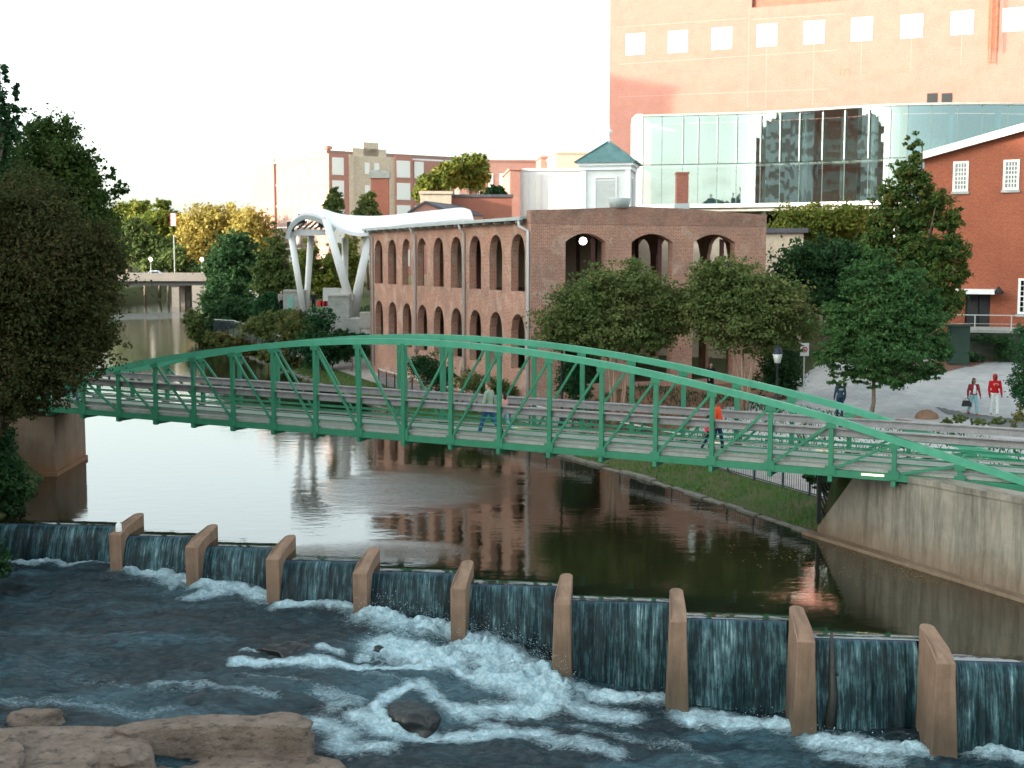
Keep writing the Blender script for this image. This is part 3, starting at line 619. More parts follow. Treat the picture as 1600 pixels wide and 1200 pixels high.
# ================================================================== GREEN FOOTBRIDGE
VX = -3384.0; Y130 = 41*4149/3514.0
npx = [130, 185, 241, 301, 362, 426, 492, 561, 632, 705, 781, 860, 942, 1028, 1117, 1209, 1304, 1404, 1505]
tops = [590, 575, 562, 554, 546, 539, 535.5, 532, 534.5, 537, 544, 554, 569, 584, 607, 629, 651, 690, 720]
Pn = {}; ztop = {}
A0 = at(185, 600, 41*4149/(185-VX)); A1 = at(1505, 600, 41*4149/(1505-VX))
BD = Vector((A1.x-A0.x, A1.y-A0.y, 0)); PAN = BD.length/17; BD.normalize(); BN = Vector((-BD.y, BD.x, 0))   # BN points away from the camera
B0 = Vector((A0.x, A0.y, 0))-BD*PAN
zch = lambda i: 2.60-0.0195*i                       # underside of the truss
bp = lambda i, s=0.0: B0+BD*(PAN*i)+BN*s             # plan point
for i, y in enumerate(tops):
    p = bp(i); ztop[i] = at(800+F*p.x/p.y, y, p.y).z
ztop[8] = 5.78; ztop[0] = 4.05; ztop[-1] = 3.86; ztop[-2] = 3.84; ztop[-3] = 3.86; ztop[19] = 2.50
zs = dict(ztop)
for i in range(-2, 19): zs[i] = (ztop[i-1]+2*ztop[i]+ztop[i+1])/4
ztop = zs; WB = 2.7
bridge = thing('green_footbridge', 'long green painted arched steel truss footbridge crossing the river', 'footbridge', tuple(bp(8, WB/2))[:2]+(2.4,))
Zv = lambda p, z: Vector((p.x, p.y, z))
hb_ = math.atan2(BD.y, BD.x)
for side, s in ((0, 0.0), (1, WB)):
    mb = MB(); seq = list(range(-3, 20))
    prev = None
    for i in seq[:-1]:
        for q in range(4):
            def tz(f):
                k = math.floor(f); k = max(-3, min(18, k)); t = f-k; z0, z1 = ztop[k], ztop[k+1]
                zm, zp = ztop.get(k-1, 2*z0-z1), ztop.get(k+2, 2*z1-z0)
                return z0+0.5*t*(z1-zm+t*(2*zm-5*z0+4*z1-zp+t*(3*(z0-z1)+zp-zm)))
            f0, f1 = i+q/4, i+(q+1)/4
            mb.bar(Zv(bp(f0, s), tz(f0)), Zv(bp(f1, s), tz(f1))+BD*0.01, 0.17, 0.20)
    mb.build('top_chord', M['green_top'], bridge)
    MB().bar(Zv(bp(-4, s), zch(-4)+0.12), Zv(bp(24, s), zch(24)+0.12), 0.12, 0.20).build('bottom_chord', M['green'], bridge)
    for i in range(-2, 19):
        wd = 0.22 if i in (8,) else 0.125
        mb = MB().bar(Zv(bp(i, s), zch(i)-0.14), Zv(bp(i, s), ztop[i]-0.05), wd, 0.13, up=BD)
        if i in (0, 8): mb.box(Zv(bp(i, s), zch(i)+0.25)-BN*0.07, (0.34, 0.02, 0.4), math.atan2(BD.y, BD.x)); mb.box(Zv(bp(i, s), ztop[i]-0.18)-BN*0.07, (0.34, 0.02, 0.22), math.atan2(BD.y, BD.x))
        for zz_, hh_, ww_ in ((zch(i)+.20, .26, .30), (ztop[i]-.17, .16, .30)): mb.box(Zv(bp(i, s), zz_)-BN*.075, (ww_, .018, hh_), hb_)
        mb.build('post', M['green'], bridge)
    for i in range(-2, 18):
        a, b = (i, i+1) if i < 8 else (i+1, i)       # a = top end, b = bottom end
        MB().bar(Zv(bp(a, s), ztop[a]-0.12), Zv(bp(b, s), zch(b)+0.2), 0.065, 0.075).build('diagonal_brace', M['green'], bridge)
    # end posts continue past the arch as plain railing
    for i in (19, 20, 21, 22, 23, -3, -4): MB().bar(Zv(bp(i, s), zch(i)), Zv(bp(i, s), zch(i)+1.38), 0.09, 0.09, up=BD).build('railing_post', M['green'], bridge)
    si = 0.10 if side == 0 else -0.10
    for h in (0.50, 0.66, 0.82, 0.98):
        MB().tube([Zv(bp(-4, s+si), zch(-4)+h), Zv(bp(24, s+si), zch(24)+h)], 0.021, 6).build('pipe_rail', M['green'], bridge)
    MB().obox(Zv(bp(-4, s+si-0.03*(1 if side else -1)), zch(-4)+1.17)-BN*(0.02), BD*(28*PAN)+Vector((0, 0, zch(24)-zch(-4))), BN*0.05, Vector((0, 0, 0.20))).build('handrail_board', M['rail_wood'], bridge)
    MB().obox(Zv(bp(-4, s+si), zch(-4)+1.375)-BN*0.11, BD*(28*PAN)+Vector((0, 0, zch(24)-zch(-4))), BN*0.22, Vector((0, 0, 0.035))).build('handrail_cap', M['rail_wood'], bridge)
MB().obox(Zv(bp(-4, 0.09), zch(-4)+0.22), BD*(28*PAN)+Vector((0, 0, zch(24)-zch(-4))), BN*(WB-0.18), Vector((0, 0, 0.10))).build('deck', M['deck'], bridge)
for s in (0.15, WB-0.21):
    MB().obox(Zv(bp(-4, s), zch(-4)+0.375), BD*(28*PAN)+Vector((0, 0, zch(24)-zch(-4))), BN*0.06, Vector((0, 0, 0.09))).build('toe_board', M['deck'], bridge)
for i in range(-4, 24): MB().bar(Zv(bp(i, -0.12), zch(i)-0.04), Zv(bp(i, WB+0.12), zch(i)-0.04), 0.12, 0.16).build('floor_beam', M['green'], bridge)
for s in (WB*0.3, WB*0.7): MB().bar(Zv(bp(-4, s), zch(-4)+0.12), Zv(bp(24, s), zch(24)+0.12), 0.1, 0.15).build('stringer', M['green'], bridge)
for i, s in ((9.6, WB-.16), (13.55, WB-.16), (15.45, WB-.16), (16.5, -0.09)):
    MB().obox(Zv(bp(i, s), zch(i)+(0.36 if s > 0 else 0.13)), BD*0.62, BN*0.05, Vector((0, 0, 0.05))).build('deck_light', M['lampstrip'], bridge)
# ------------------------------------------------------------------ abutments and walls
W0 = Vector((*pz(1275, 836), 0)); W1 = Vector((12.75, 31.75, 0)); wd = (W1-W0).normalized(); wn = Vector((-wd.y, wd.x, 0))
if wn.x < 0: wn = -wn
W2 = W1+wd*16; at1 = at(1415, 700, 35.4)
s1 = (Vector((at1.x, at1.y, 0))-W0).dot(wd)
wall = thing('retaining_wall', 'tall stained concrete retaining wall under the right end of the footbridge', 'retaining wall', (W0.x, W0.y, 0))
LW = (W2-W0).length
def wall_prism(u0, z0a, z0b, u1, z1a, z1b, t0, t1):
    P = lambda u, t, z: Vector((W0.x, W0.y, 0))+wd*u+wn*t+Vector((0, 0, z))
    return MB().prism([P(u0, t0, z0a), P(u0, t1, z0a), P(u1, t1, z1a), P(u1, t0, z1a)][::-1], [P(u0, t0, z0b), P(u0, t1, z0b), P(u1, t1, z1b), P(u1, t0, z1b)][::-1])
wall_prism(0.0, -3, 0.25, 1.75, -3, 2.2, 0.05, 0.6).build('sloping_wing', M['retain'], wall)
wall_prism(1.753, -3, 2.2, s1, -3, 2.2, 0.05, 0.6).build('wall_panel', M['retain'], wall)
wall_prism(s1+0.02, -3, 2.28, LW, -3, 2.78, 0.0, 0.6).build('wall_panel', M['retain'], wall)
wall_prism(s1-0.15, 2.285, 2.45, LW, 2.785, 2.93, -0.04, 0.7).build('coping', M['retain'], wall)
wall_prism(-0.3, -3, 0.10, LW, -3, 0.10, -0.32, 0.048).build('footing_ledge', M['retain'], wall)
# left abutment
LA = Vector((*pz(95, 740), 0)); la = thing('left_abutment', 'brown stained concrete abutment under the left end of the footbridge', 'abutment', (LA.x-1.5, LA.y, 0))
M['brownwall'] = streaked('brown_stained_concrete', (0.13, 0.09, 0.06), (0.20, 0.14, 0.10), (0.30, 0.25, 0.2), 0.35, 0.8, low=(0.22, 0.10, 0.04, 1))
MB().obox(Vector((LA.x-6, LA.y-0.9, -3)), (6.0, 0.35, 0), (-0.3, 4.5, 0), (0, 0, 5.35)).build('abutment_block', M['brownwall'], la)
MB().obox(Vector((LA.x-6, LA.y-1.05, -3)), (6.1, 0.35, 0), (-0.3, 4.6, 0), (0, 0, 3.16)).build('footing_ledge', M['brownwall'], la)
# ------------------------------------------------------------------ paths, fences, kerb on the right bank
def shore_pts():
    return [Vector((*p, 0)) for p in right_shore[2:12]]
SH = shore_pts()
def offset(poly, d, z):
    out = []
    for i, p in enumerate(poly):
        t = (poly[min(i+1, len(poly)-1)]-poly[max(i-1, 0)]).normalized(); n = Vector((t.y, -t.x, 0)); out.append(p+n*d+Vector((0, 0, z)))
    return out
def subdiv(poly, k=4):
    out = []
    for a, b in zip(poly[:-1], poly[1:]):
        for q in range(k): out.append(a.lerp(b, q/k))
    return out+[poly[-1]]
SS = subdiv(SH, 5)
if offset(SS, 1, 0)[3].x < SS[3].x: sgn = -1
else: sgn = 1
def strip(name, label, d0, d1, lift, mat, poly=SS, kind='structure'):
    a = offset(poly, sgn*d0, 0); b = offset(poly, sgn*d1, 0); mb = MB()
    nn = 6; rows = []
    for p, q in zip(a, b): rows.append([Vector((v.x, v.y, gz(v.x, v.y)+lift)) for v in (p.lerp(q, t/nn) for t in range(nn+1))])
    for r0, r1 in zip(rows[:-1], rows[1:]):
        for k in range(nn): mb.poly([r0[k], r0[k+1], r1[k+1], r1[k]])
    return tag(mb.build(name, mat, None, True), label, None, None, kind)
M['path'] = varied('rosy_concrete_path', (0.30, 0.27, 0.25), (0.40, 0.37, 0.34), 0.8, 0.9)
strip('riverside_path', 'pale riverside path behind the railing', 2.55, 5.3, 0.03, M['path'])
# stone edge along the water
mb = MB()
for i, (p, q) in enumerate(zip(SS[:-1], SS[1:])):
    n = max(1, int((q-p).length/0.9))
    for k in range(n):
        a, b = p.lerp(q, k/n), p.lerp(q, (k+.93)/n); d = (b-a).normalized(); nn = Vector((-d.y, d.x, 0))
        h = 0.09+random.uniform(-.06, .05); jj = random.uniform(-.10, .10)
        mb.obox(a-nn*(0.14+jj)+Vector((0, 0, -.4)), b-a, nn*random.uniform(.24, .34), Vector((0, 0, .4+h)))
M['kerbstone'] = varied('mossy_edging_stone', (0.09, 0.085, 0.065), (0.20, 0.185, 0.16), 2, .9)
tag(mb.build('stone_kerb', M['kerbstone'], None, bevel=0.03), 'uneven stone edging along the right bank of the pool', None, None, 'structure')
def fence(name, label, pts, h=1.07, post=1.8, pick=0.12, mat='navy', cat='railing', rail_mat='pipe', start_z=None):
    o = thing(name, label, cat, tuple(pts[0])); P = []
    tot = 0
    for a, b in zip(pts[:-1], pts[1:]):
        L = (b-a).length; n = max(1, round(L/post))
        for k in range(n): P.append(a.lerp(b, k/n))
    P.append(pts[-1])
    for p in P: MB().box(p+Vector((0, 0, h/2)), (0.07, 0.07, h+0.08)).build('post', M[mat], o)
    rl = MB(); lo = MB(); pk = MB()
    for a, b in zip(P[:-1], P[1:]):
        rl.bar(a+Vector((0, 0, h)), b+Vector((0, 0, h)), 0.06, 0.05)
        lo.bar(a+Vector((0, 0, .12)), b+Vector((0, 0, .12)), 0.035, 0.035); lo.bar(a+Vector((0, 0, h-.14)), b+Vector((0, 0, h-.14)), 0.03, 0.03)
        n = int((b-a).length/pick)
        for k in range(1, n): q = a.lerp(b, k/n); pk.bar(q+Vector((0, 0, .12)), q+Vector((0, 0, h-.14)), 0.016, 0.016)
    rl.build('top_rail', M[rail_mat], o); lo.build('lower_rails', M[mat], o); pk.build('pickets', M[mat], o)
    return o
fl = offset(SS, sgn*2.45, 0); fl = [Vector((p.x, p.y, gz(p.x, p.y)-.02)) for p in fl]
k1 = min(range(len(fl)), key=lambda i: abs(fl[i].y-57)); k2 = min(range(len(fl)), key=lambda i: abs(fl[i].y-88))
g0 = fl[0]+Vector((-0.05, 0.2, 0))
fence('picket_railing', 'dark picket railing along the near path, between the grass verge and the path', [g0]+fl[2:k1+1:3])
fence('picket_railing', 'dark railing with pale top rail beside the path below the brick pavilion', fl[k1:k2+1:3])
fu = [at(335, 520, 118), at(365, 523, 112), at(410, 536, 104), at(460, 556, 97), at(490, 572, 92)]
fu = [Vector((p.x, p.y, gz(p.x, p.y))) for p in fu]
fence('picket_railing', 'dark railing curving through the shrubs on the upper bank below the stage', [Vector((p.x, p.y, p.z-.05)) for p in [at(335, 521, 118), at(365, 524, 112), at(410, 539, 104), at(458, 560, 97)]], 1.35)
# lattice gate at the foot of the wing wall
gt = thing('lattice_gate', 'black diagonal lattice gate at the foot of the sloping concrete wing wall', 'gate', (W0.x+.1, W0.y+.3, 0.2))
g = Vector((W0.x+.15, W0.y+.35, .35)); gd = -wd*0+Vector((0.75, 0.66, 0)).normalized()
MB().box(g+Vector((0, 0, .75)), (.12, .12, 1.6)).build('gate_post', M['dark'], gt)
mb = MB()
for k in range(9):
    u0, z0_ = 0.1+k*.18, 0.1; u1, z1_ = u0+0.9, 1.45
    mb.bar(g+gd*u0+Vector((0, 0, z0_)), g+gd*min(u1, 1.8)+Vector((0, 0, z0_+(min(u1, 1.8)-u0)/.9*1.35)), .03, .03)
    mb.bar(g+gd*(1.8-u0+.1)+Vector((0, 0, z0_)), g+gd*max(1.8-u1+.1, 0)+Vector((0, 0, z0_+(1.8-u0+.1-max(1.8-u1+.1, 0))/.9*1.35)), .03, .03)
mb.build('lattice', M['dark'], gt)
# ------------------------------------------------------------------ plaza
pl = [at(1035, 640, 56), at(1200, 668, 50), at(1420, 700, 44), at(1660, 730, 40), at(1900, 640, 60), at(1640, 567, 71), at(1500, 566, 72), at(1300, 570, 74), at(1160, 585, 68), at(1000, 600, 64)]
def patch(name, label, outline, mat, lift, step=0.5, kind='structure'):
    """sheet draped over the ground inside an outline"""
    P = np.array([(p[0], p[1]) for p in outline]); x0, y0 = P.min(0); x1, y1 = P.max(0)
    xs_ = np.arange(x0, x1+step, step); ys_ = np.arange(y0, y1+step, step); X, Y = np.meshgrid(xs_, ys_)
    d, _ = sdist(X, Y, P); Z = ground_z(X, Y)+lift; V = np.stack([X, Y, Z], -1).reshape(-1, 3); nx, ny = len(xs_), len(ys_)
    i = np.arange((nx-1)*(ny-1)); r, c = i//(nx-1), i % (nx-1); a = r*nx+c; q = np.stack([a, a+1, a+nx+1, a+nx], 1)
    ok = (d.ravel()[q] < 0.25).all(1)
    return tag(fast_mesh(name, V, q[ok], mat, None, True), label, None, None, kind)
pv = N('plaza_paving', 0.9, 0.2); brk = pv.n('TexBrick', i={'Vector': pv.pos(), 'Color1': (0.33, 0.34, 0.34, 1), 'Color2': (0.40, 0.40, 0.39, 1), 'Mortar': (0.26, 0.26, 0.26, 1), 'Scale': 1.0, 'Brick Width': .6, 'Row Height': .6, 'Mortar Size': .012})
pv.base(pv.mix(0.5, brk.outputs[0], pv.ramp(pv.noise(pv.pos(), .5, 6, .7), [(.3, (.7, .7, .7)), (.7, (1.25, 1.25, 1.25))]), 'MULTIPLY'))
patch('plaza_paving', 'pale paved plaza beyond the footbridge', pl, pv.m, 0.03, 0.4)
patch('asphalt_walk', 'dark curved asphalt walk across the plaza corner', [atz(1462, 641, 1.62), atz(1600, 657, 1.62), atz(1720, 672, 1.62), atz(1720, 700, 1.62), atz(1600, 682, 1.62), atz(1545, 662, 1.62)], M['asphalt'], 0.045, 0.2)
M['mulch'] = varied('leaf_strewn_mulch', (0.10, 0.045, 0.03), (0.20, 0.10, 0.07), 3, 0.95, c3=(0.30, 0.13, 0.06))
patch('leaf_litter', 'reddish fallen leaves and mulch behind the plaza', [atz(1400, 600, 2.3), atz(1480, 580, 2.6), atz(1560, 568, 2.75), atz(1500, 562, 2.8), atz(1380, 578, 2.6)], M['mulch'], 0.05, 0.3, 'stuff')
patch('mulch_bed', 'reddish mulch bed under the trees beside the pavilion', [atz(880, 640, 1.4), atz(1000, 655, 1.4), atz(1230, 622, 1.7), atz(1250, 596, 1.9), atz(1000, 590, 1.6)], M['mulch'], 0.045, 0.4)
# ================================================================== BRICK PAVILION
WX, WY = 0.96, 66.0; WU = Vector((-0.4, 0.917, 0)).normalized(); WE = Vector((0.917, 0.4, 0)).normalized(); WO = Vector((WX, WY, 0))
pav = thing('brick_pavilion', 'roofless-looking old red brick pavilion with rows of arched openings, above the river path', 'building', (WX, WY, 0.3))
S = [1.63+3.0*k for k in range(9)]
ops = []
for s in S: ops += [(s-.9, s+.9, 6.81, 9.82, .9), (s-.9, s+.9, 2.7, 5.63, .9)]
side = wall_open(MB(), WO+WU*0.5, WU, WE, 0.42, 27.2, 0.3, 10.5, [(a-.5, b-.5, c, d, e) for a, b, c, d, e in ops])
side.build('side_wall', M['wing'], pav)
LE = 14.4
eo = [(1.98, 4.34, 6.5, 9.85, .45), (5.88, 8.4, 6.5, 9.85, .45), (9.7, 12.37, 6.5, 9.85, .45), (1.98, 4.34, 1.9, 5.4, .45), (5.88, 8.4, 1.9, 5.4, .45), (9.7, 12.37, 1.9, 5.4, .45)]
wall_open(MB(), WO, WE, WU, 0.5, LE, 0.3, 10.3, eo).build('end_wall', M['wing'], pav)
# parapet: low stepped gable
pts = [(0, 11.0), (2.6, 11.1), (6.0, 11.28), (9, 11.22), (14.4, 10.95)]
mb = MB()
for (u0, z0_), (u1, z1_) in zip(pts[:-1], pts[1:]):
    P = lambda u, t, z: WO+WE*u+WU*t+Vector((0, 0, z))
    mb.prism([P(u0, -.02, 10.303), P(u1, -.02, 10.303), P(u1, .52, 10.303), P(u0, .52, 10.303)], [P(u0, -.02, z0_), P(u1, -.02, z1_), P(u1, .52, z1_), P(u0, .52, z0_)])
mb.build('parapet', M['wingtop'], pav)
mb = MB()
for k, (u0, u1, zb_, zt_, r_) in enumerate(eo): pass
far_ops = []
for s in S[:9]: far_ops += [(s-1.1, s+1.1, 6.81, 9.82, 1.1), (s-1.1, s+1.1, 1.0, 5.63, 1.1)]
wall_open(MB(), WO+WE*LE+WU*0.5, WU, -WE, 0.22, 27.2, 0.3, 10.5, [(a-.5, b-.5, c, d, e) for a, b, c, d, e in far_ops]).build('side_wall', M['wing'], pav)
wall_open(MB(), WO+WU*27.7, WE, -WU, 0.5, LE, 0.3, 10.5, [(2, 4.4, 6.5, 9.8, .45), (6, 8.4, 6.5, 9.8, .45), (10, 12.4, 6.5, 9.8, .45)]).build('end_wall', M['wing'], pav)
P = lambda u, t, z: WO+WE*u+WU*t+Vector((0, 0, z))
MB().prism([P(-.35, .53, 10.55), P(LE/2, .53, 11.0), P(LE/2, 27.9, 11.0), P(-.35, 27.9, 10.55)], [P(-.35, .53, 10.68), P(LE/2, .53, 11.13), P(LE/2, 27.9, 11.13), P(-.35, 27.9, 10.68)]).prism(
    [P(LE/2, .53, 11.0), P(LE+.35, .53, 10.55), P(LE+.35, 27.9, 10.55), P(LE/2, 27.9, 11.0)], [P(LE/2, .53, 11.13), P(LE+.35, .53, 10.68), P(LE+.35, 27.9, 10.68), P(LE/2, 27.9, 11.13)]).build('roof', M['steel'], pav)
MB().bar(P(-.42, .3, 10.58), P(-.42, 27.9, 10.58), 0.16, 0.16).build('gutter', M['steel'], pav)
for k in range(19): MB().bar(P(-.40, 1.0+k*1.48, 10.44), P(.1, 1.0+k*1.48, 10.44), .08, .14).build('rafter_tail', M['steel'], pav)
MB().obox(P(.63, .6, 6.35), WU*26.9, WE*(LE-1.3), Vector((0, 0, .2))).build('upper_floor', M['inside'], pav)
for s in (0.22, 9.15, 17.7, 26.8):
    mb = MB()
    if s == 0.22: mb.tube([P(-.42, .3+.25, 10.5), P(-.42, .55, 10.2), P(-.10, .15, 9.95), P(-.10, .15, 1.0)], .085, 8)
    else: mb.tube([P(-.42, s, 10.5), P(-.30, s, 10.2), P(-.10, s, 10.0), P(-.10, s, 1.0)], .075, 8)
    mb.build('downspout', M['pipe'], pav, True)
for u in (3.0, 7.2, 11.2):
    for t in (3.5, 9, 14.5, 20, 25): MB().bar(P(u, t, 0.5), P(u, t, 10.5), .22, .22).build('inner_column', M['maroon'], pav)
for k, (u0, u1) in enumerate(((1.98, 4.34), (5.88, 8.4), (9.7, 12.37))):
    for uu in (u0+.25, u1-.35):
        MB().bar(P(uu, .8, 6.5), P(uu, .8, 9.6), .22, .25).build('window_post', M['maroon'], pav)
MB().lathe(P(3.55, 1.1, 9.25), [(.02, 0), (.16, .06), (.22, .2), (.16, .36), (.02, .42)], 12).build('globe_lamp', M['lamp'], pav, True)
tag(MB().lathe(P(5.25, .25, 11.18), [(.25, 0), (.5, .03), (.62, .5), (.60, .52)], 14).build('floodlight_bowl', M['steel'], None, True), 'round grey bowl-shaped vent on the brick parapet', 'floodlight')  # grey bowl of a roof floodlight, no lamp in it
# behind: chimney, cupola
c0 = at(1065, 322, 80)
ch = thing('brick_chimney', 'slim red brick chimney rising behind the pavilion parapet in front of the glass wall', 'chimney', (c0.x, c0.y, 8))
MB().box((c0.x, c0.y, 11.0), (.72, .8, 5.6)).build('shaft', M['redbrick'], ch); MB().box((c0.x, c0.y, 11.75), (.9, .95, .35)).build('collar', M['steel'], ch)
MB().box((c0.x, c0.y, 13.78), (.80, .88, .12)).build('cap', M['redbrick'], ch)
c1 = at(951, 325, 92); q = Vector((c1.x, c1.y, 0)); ca = R(-12)
cu = thing('roof_cupola', 'white louvred wooden cupola with a green copper pyramid roof and finial', 'cupola', (q.x, q.y, 10))
ax = Vector((math.cos(ca), math.sin(ca), 0)); ay = Vector((-math.sin(ca), math.cos(ca), 0)); ww = 1.72
zb_, zt_ = 10.0, 14.95
MB().box((q.x, q.y, (zb_+zt_)/2), (ww*2-.2, ww*2-.2, zt_-zb_), ca).build('body', M['offwhite'], cu)
for sx, sy in ((1, 1), (1, -1), (-1, 1), (-1, -1)): MB().box(q+ax*sx*(ww-.16)+ay*sy*(ww-.16)+Vector((0, 0, 12.45)), (.36, .36, 4.9), ca).build('corner_board', M['white'], cu)
MB().box(q+Vector((0, 0, 14.85)), (ww*2+.15, ww*2+.15, .3), ca).box(q+Vector((0, 0, 15.1)), (ww*2+.5, ww*2+.5, .2), ca).build('cornice', M['white'], cu)
for d, sd_ in ((-ay, ax), (-ax, ay), (ax, ay)):
    lf = cu
    fr = MB(); cc = q+d*(ww-.06)
    for sgn_ in (1, -1): fr.bar(cc+sd_*sgn_*.75+Vector((0, 0, 11.2)), cc+sd_*sgn_*.75+Vector((0, 0, 14.2)), .12, .12)
    fr.bar(cc-sd_*.8+Vector((0, 0, 14.2)), cc+sd_*.8+Vector((0, 0, 14.2)), .12, .12)
    f_ = fr.build('louvre_frame', M['white'], cu); lv_ = MB()
    for k in range(17): lv_.bar(cc-sd_*.68+Vector((0, 0, 11.3+k*.165)), cc+sd_*.68+Vector((0, 0, 11.3+k*.165)), .10, .05)
    lv_.build('louvres', M['offwhite'], f_)
rw = ww+.42; mb = MB()
base_ = [q+ax*sx*rw+ay*sy*rw+Vector((0, 0, 15.2)) for sx, sy in ((-1, -1), (1, -1), (1, 1), (-1, 1))]
mid_ = [q+ax*sx*rw*.5+ay*sy*rw*.5+Vector((0, 0, 15.98)) for sx, sy in ((-1, -1), (1, -1), (1, 1), (-1, 1))]
apx = [q+ax*sx*.07+ay*sy*.07+Vector((0, 0, 16.75)) for sx, sy in ((-1, -1), (1, -1), (1, 1), (-1, 1))]
mb.prism(base_, mid_).prism(mid_, apx)
for a, b in zip(base_, apx): mb.bar(a+Vector((0, 0, .03)), b+Vector((0, 0, .05)), .09, .09)
mb.build('copper_roof', M['copper'], cu)
MB().lathe(q+Vector((0, 0, 16.7)), [(.16, 0), (.10, .2), (.07, .55), (.2, .72), (.22, .85), (.05, 1.0), (.03, 1.25)], 10).build('finial', M['white'], cu, True)
lb = thing('long_low_building', 'low building under the cupola with a grey metal roof, mostly hidden behind the pavilion', 'building', (q.x, q.y, 1))
MB().box((q.x+2, q.y+2, 5.5), (24, 12, 9.6), ca).build('wall', M['cream'], lb); MB().box((q.x+2, q.y+2, 10.4), (24.6, 12.6, .3), ca).build('roof', M['roofdark'], lb)  # pale wall colour stands in for light seen through the pavilion openings
# ================================================================== MILL BUILDING (right)
ml = thing('brick_mill', 'old red brick mill building with a sloping white-edged roof at the right edge', 'building', (29.0, 75, 2.5))
a = at(1440, 400, 77); b = at(1720, 400, 72.2); MU = Vector((b.x-a.x, b.y-a.y, 0)); MLn = MU.length; MU.normalize(); MN = Vector((-MU.y, MU.x, 0)); MO = Vector((a.x, a.y, 0))
def mu(px): r = (px-800)/F; return (r*MO.y-MO.x)/(MU.x-r*MU.y)
def mz(px, py): u = mu(px); return at(px, py, MO.y+MU.y*u).z
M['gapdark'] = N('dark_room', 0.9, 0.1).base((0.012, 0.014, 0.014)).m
zbase = 4.3; O3 = []
wins = [(1493.5, 275.5, 24, 47), (1571.5, 273, 25, 47), (1604, 463, 30, 56)]
for (x, y, w_, h_) in wins:
    O3.append((mu(x-w_/2), mu(x+w_/2), mz(x, y+h_/2), mz(x, y-h_/2), 0.0))
dr_ = (mu(1507), mu(1546), mz(1525, 518), mz(1525, 459), 0.0)
zt_s = mz(1450, 243)
mb = MB()
def wquad(u0, u1, za, zb2): mb.obox(MO+MU*u0+Vector((0, 0, za)), MU*(u1-u0), MN*0.4, Vector((0, 0, zb2-za)))
# lower zone (door, lower window) and upper zone (windows), each strip split round its openings
def zone(za, zb2, ol):
    cur = 0
    for (u0, u1, ob_, ot_, _) in sorted(ol):
        wquad(cur, u0, za, zb2); wquad(u0+.0, u1, za, ob_) if ob_-za > .01 else None; wquad(u0, u1, ot_, zb2); cur = u1
    wquad(cur, MLn, za, zb2)
zone(1.5, 9.0, [(dr_[0], dr_[1], dr_[2], dr_[3], 0), O3[2]]); zone(9.002, zt_s-.15, O3[:2])
# gable above
za = zt_s-.148
G = lambda u, t, z: MO+MU*u+MN*t+Vector((0, 0, z))
uE = mu(1600); zE = mz(1600, 200); sl = (zE-zt_s)/(uE-mu(1450)); ur = MLn
u_l = 0.0; zg = lambda u: zt_s+sl*(u-mu(1450))
mb.prism([G(u_l, 0, za), G(ur, 0, za), G(ur, .4, za), G(u_l, .4, za)], [G(u_l, 0, max(zg(u_l), za+.02)), G(ur, 0, zg(ur)), G(ur, .4, zg(ur)), G(u_l, .4, max(zg(u_l), za+.02))])
mb.obox(G(0, .402, 1.5), MN*16, MU*.4, Vector((0, 0, za-1.4)))
mb.build('wall', M['mill'], ml)
MB().prism([G(-.5, -.45, zg(-.5)+.03), G(ur, -.45, zg(ur)+.03), G(ur, 16, zg(ur)+.03), G(-.5, 16, zg(-.5)+.03)], [G(-.5, -.45, zg(-.5)+.3), G(ur, -.45, zg(ur)+.3), G(ur, 16, zg(ur)+.3), G(-.5, 16, zg(-.5)+.3)]).build('roof', M['steel'], ml)
MB().bar(G(-.5, -.5, zg(-.5)+.12), G(ur, -.5, zg(ur)+.12), .1, .42).build('fascia', M['white'], ml)
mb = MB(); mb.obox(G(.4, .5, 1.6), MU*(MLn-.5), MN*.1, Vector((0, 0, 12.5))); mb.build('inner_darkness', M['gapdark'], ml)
def sash(par, O_, U_, N_, u0, u1, z0_, z1_, nx, ny, mat='white', fw=.13, name='window'):
    f = MB(); q_ = lambda u, t, z: O_+U_*u+N_*t+Vector((0, 0, z))
    f.obox(q_(u0, -.05, z0_), U_*fw, N_*.16, Vector((0, 0, z1_-z0_))); f.obox(q_(u1-fw, -.05, z0_), U_*fw, N_*.16, Vector((0, 0, z1_-z0_)))
    f.obox(q_(u0+fw, -.05, z1_-fw), U_*(u1-u0-2*fw), N_*.16, Vector((0, 0, fw))); f.obox(q_(u0+fw, -.05, z0_), U_*(u1-u0-2*fw), N_*.16, Vector((0, 0, fw)))
    fo_ = f.build(name, M[mat], par); g_ = MB(); g_.poly([q_(u0+fw, .04, z0_+fw), q_(u1-fw, .04, z0_+fw), q_(u1-fw, .04, z1_-fw), q_(u0+fw, .04, z1_-fw)]); g_.build('pane', M['pane'], fo_)
    b_ = MB()
    for k in range(1, nx): uu = u0+fw+(u1-u0-2*fw)*k/nx; b_.obox(q_(uu-.018, 0, z0_+fw), U_*.036, N_*.03, Vector((0, 0, z1_-z0_-2*fw)))
    for k in range(1, ny):
        zz = z0_+fw+(z1_-z0_-2*fw)*k/ny; hw = .035 if k == ny//2 else .018; b_.obox(q_(u0+fw, -.012, zz-hw), U_*(u1-u0-2*fw), N_*.03, Vector((0, 0, 2*hw)))
    b_.build('glazing_bars', M[mat], fo_); return fo_
for (u0, u1, z0_, z1_, _), ny in zip(O3, (6, 6, 6)):
    w_ = sash(ml, MO, MU, MN, u0, u1, z0_, z1_, 4 if ny == 6 else 3, ny)
    MB().obox(G(u0-.08, -.12, z0_-.16), MU*(u1-u0+.16), MN*.12, Vector((0, 0, .15))).build('sill', M['stone'], w_)
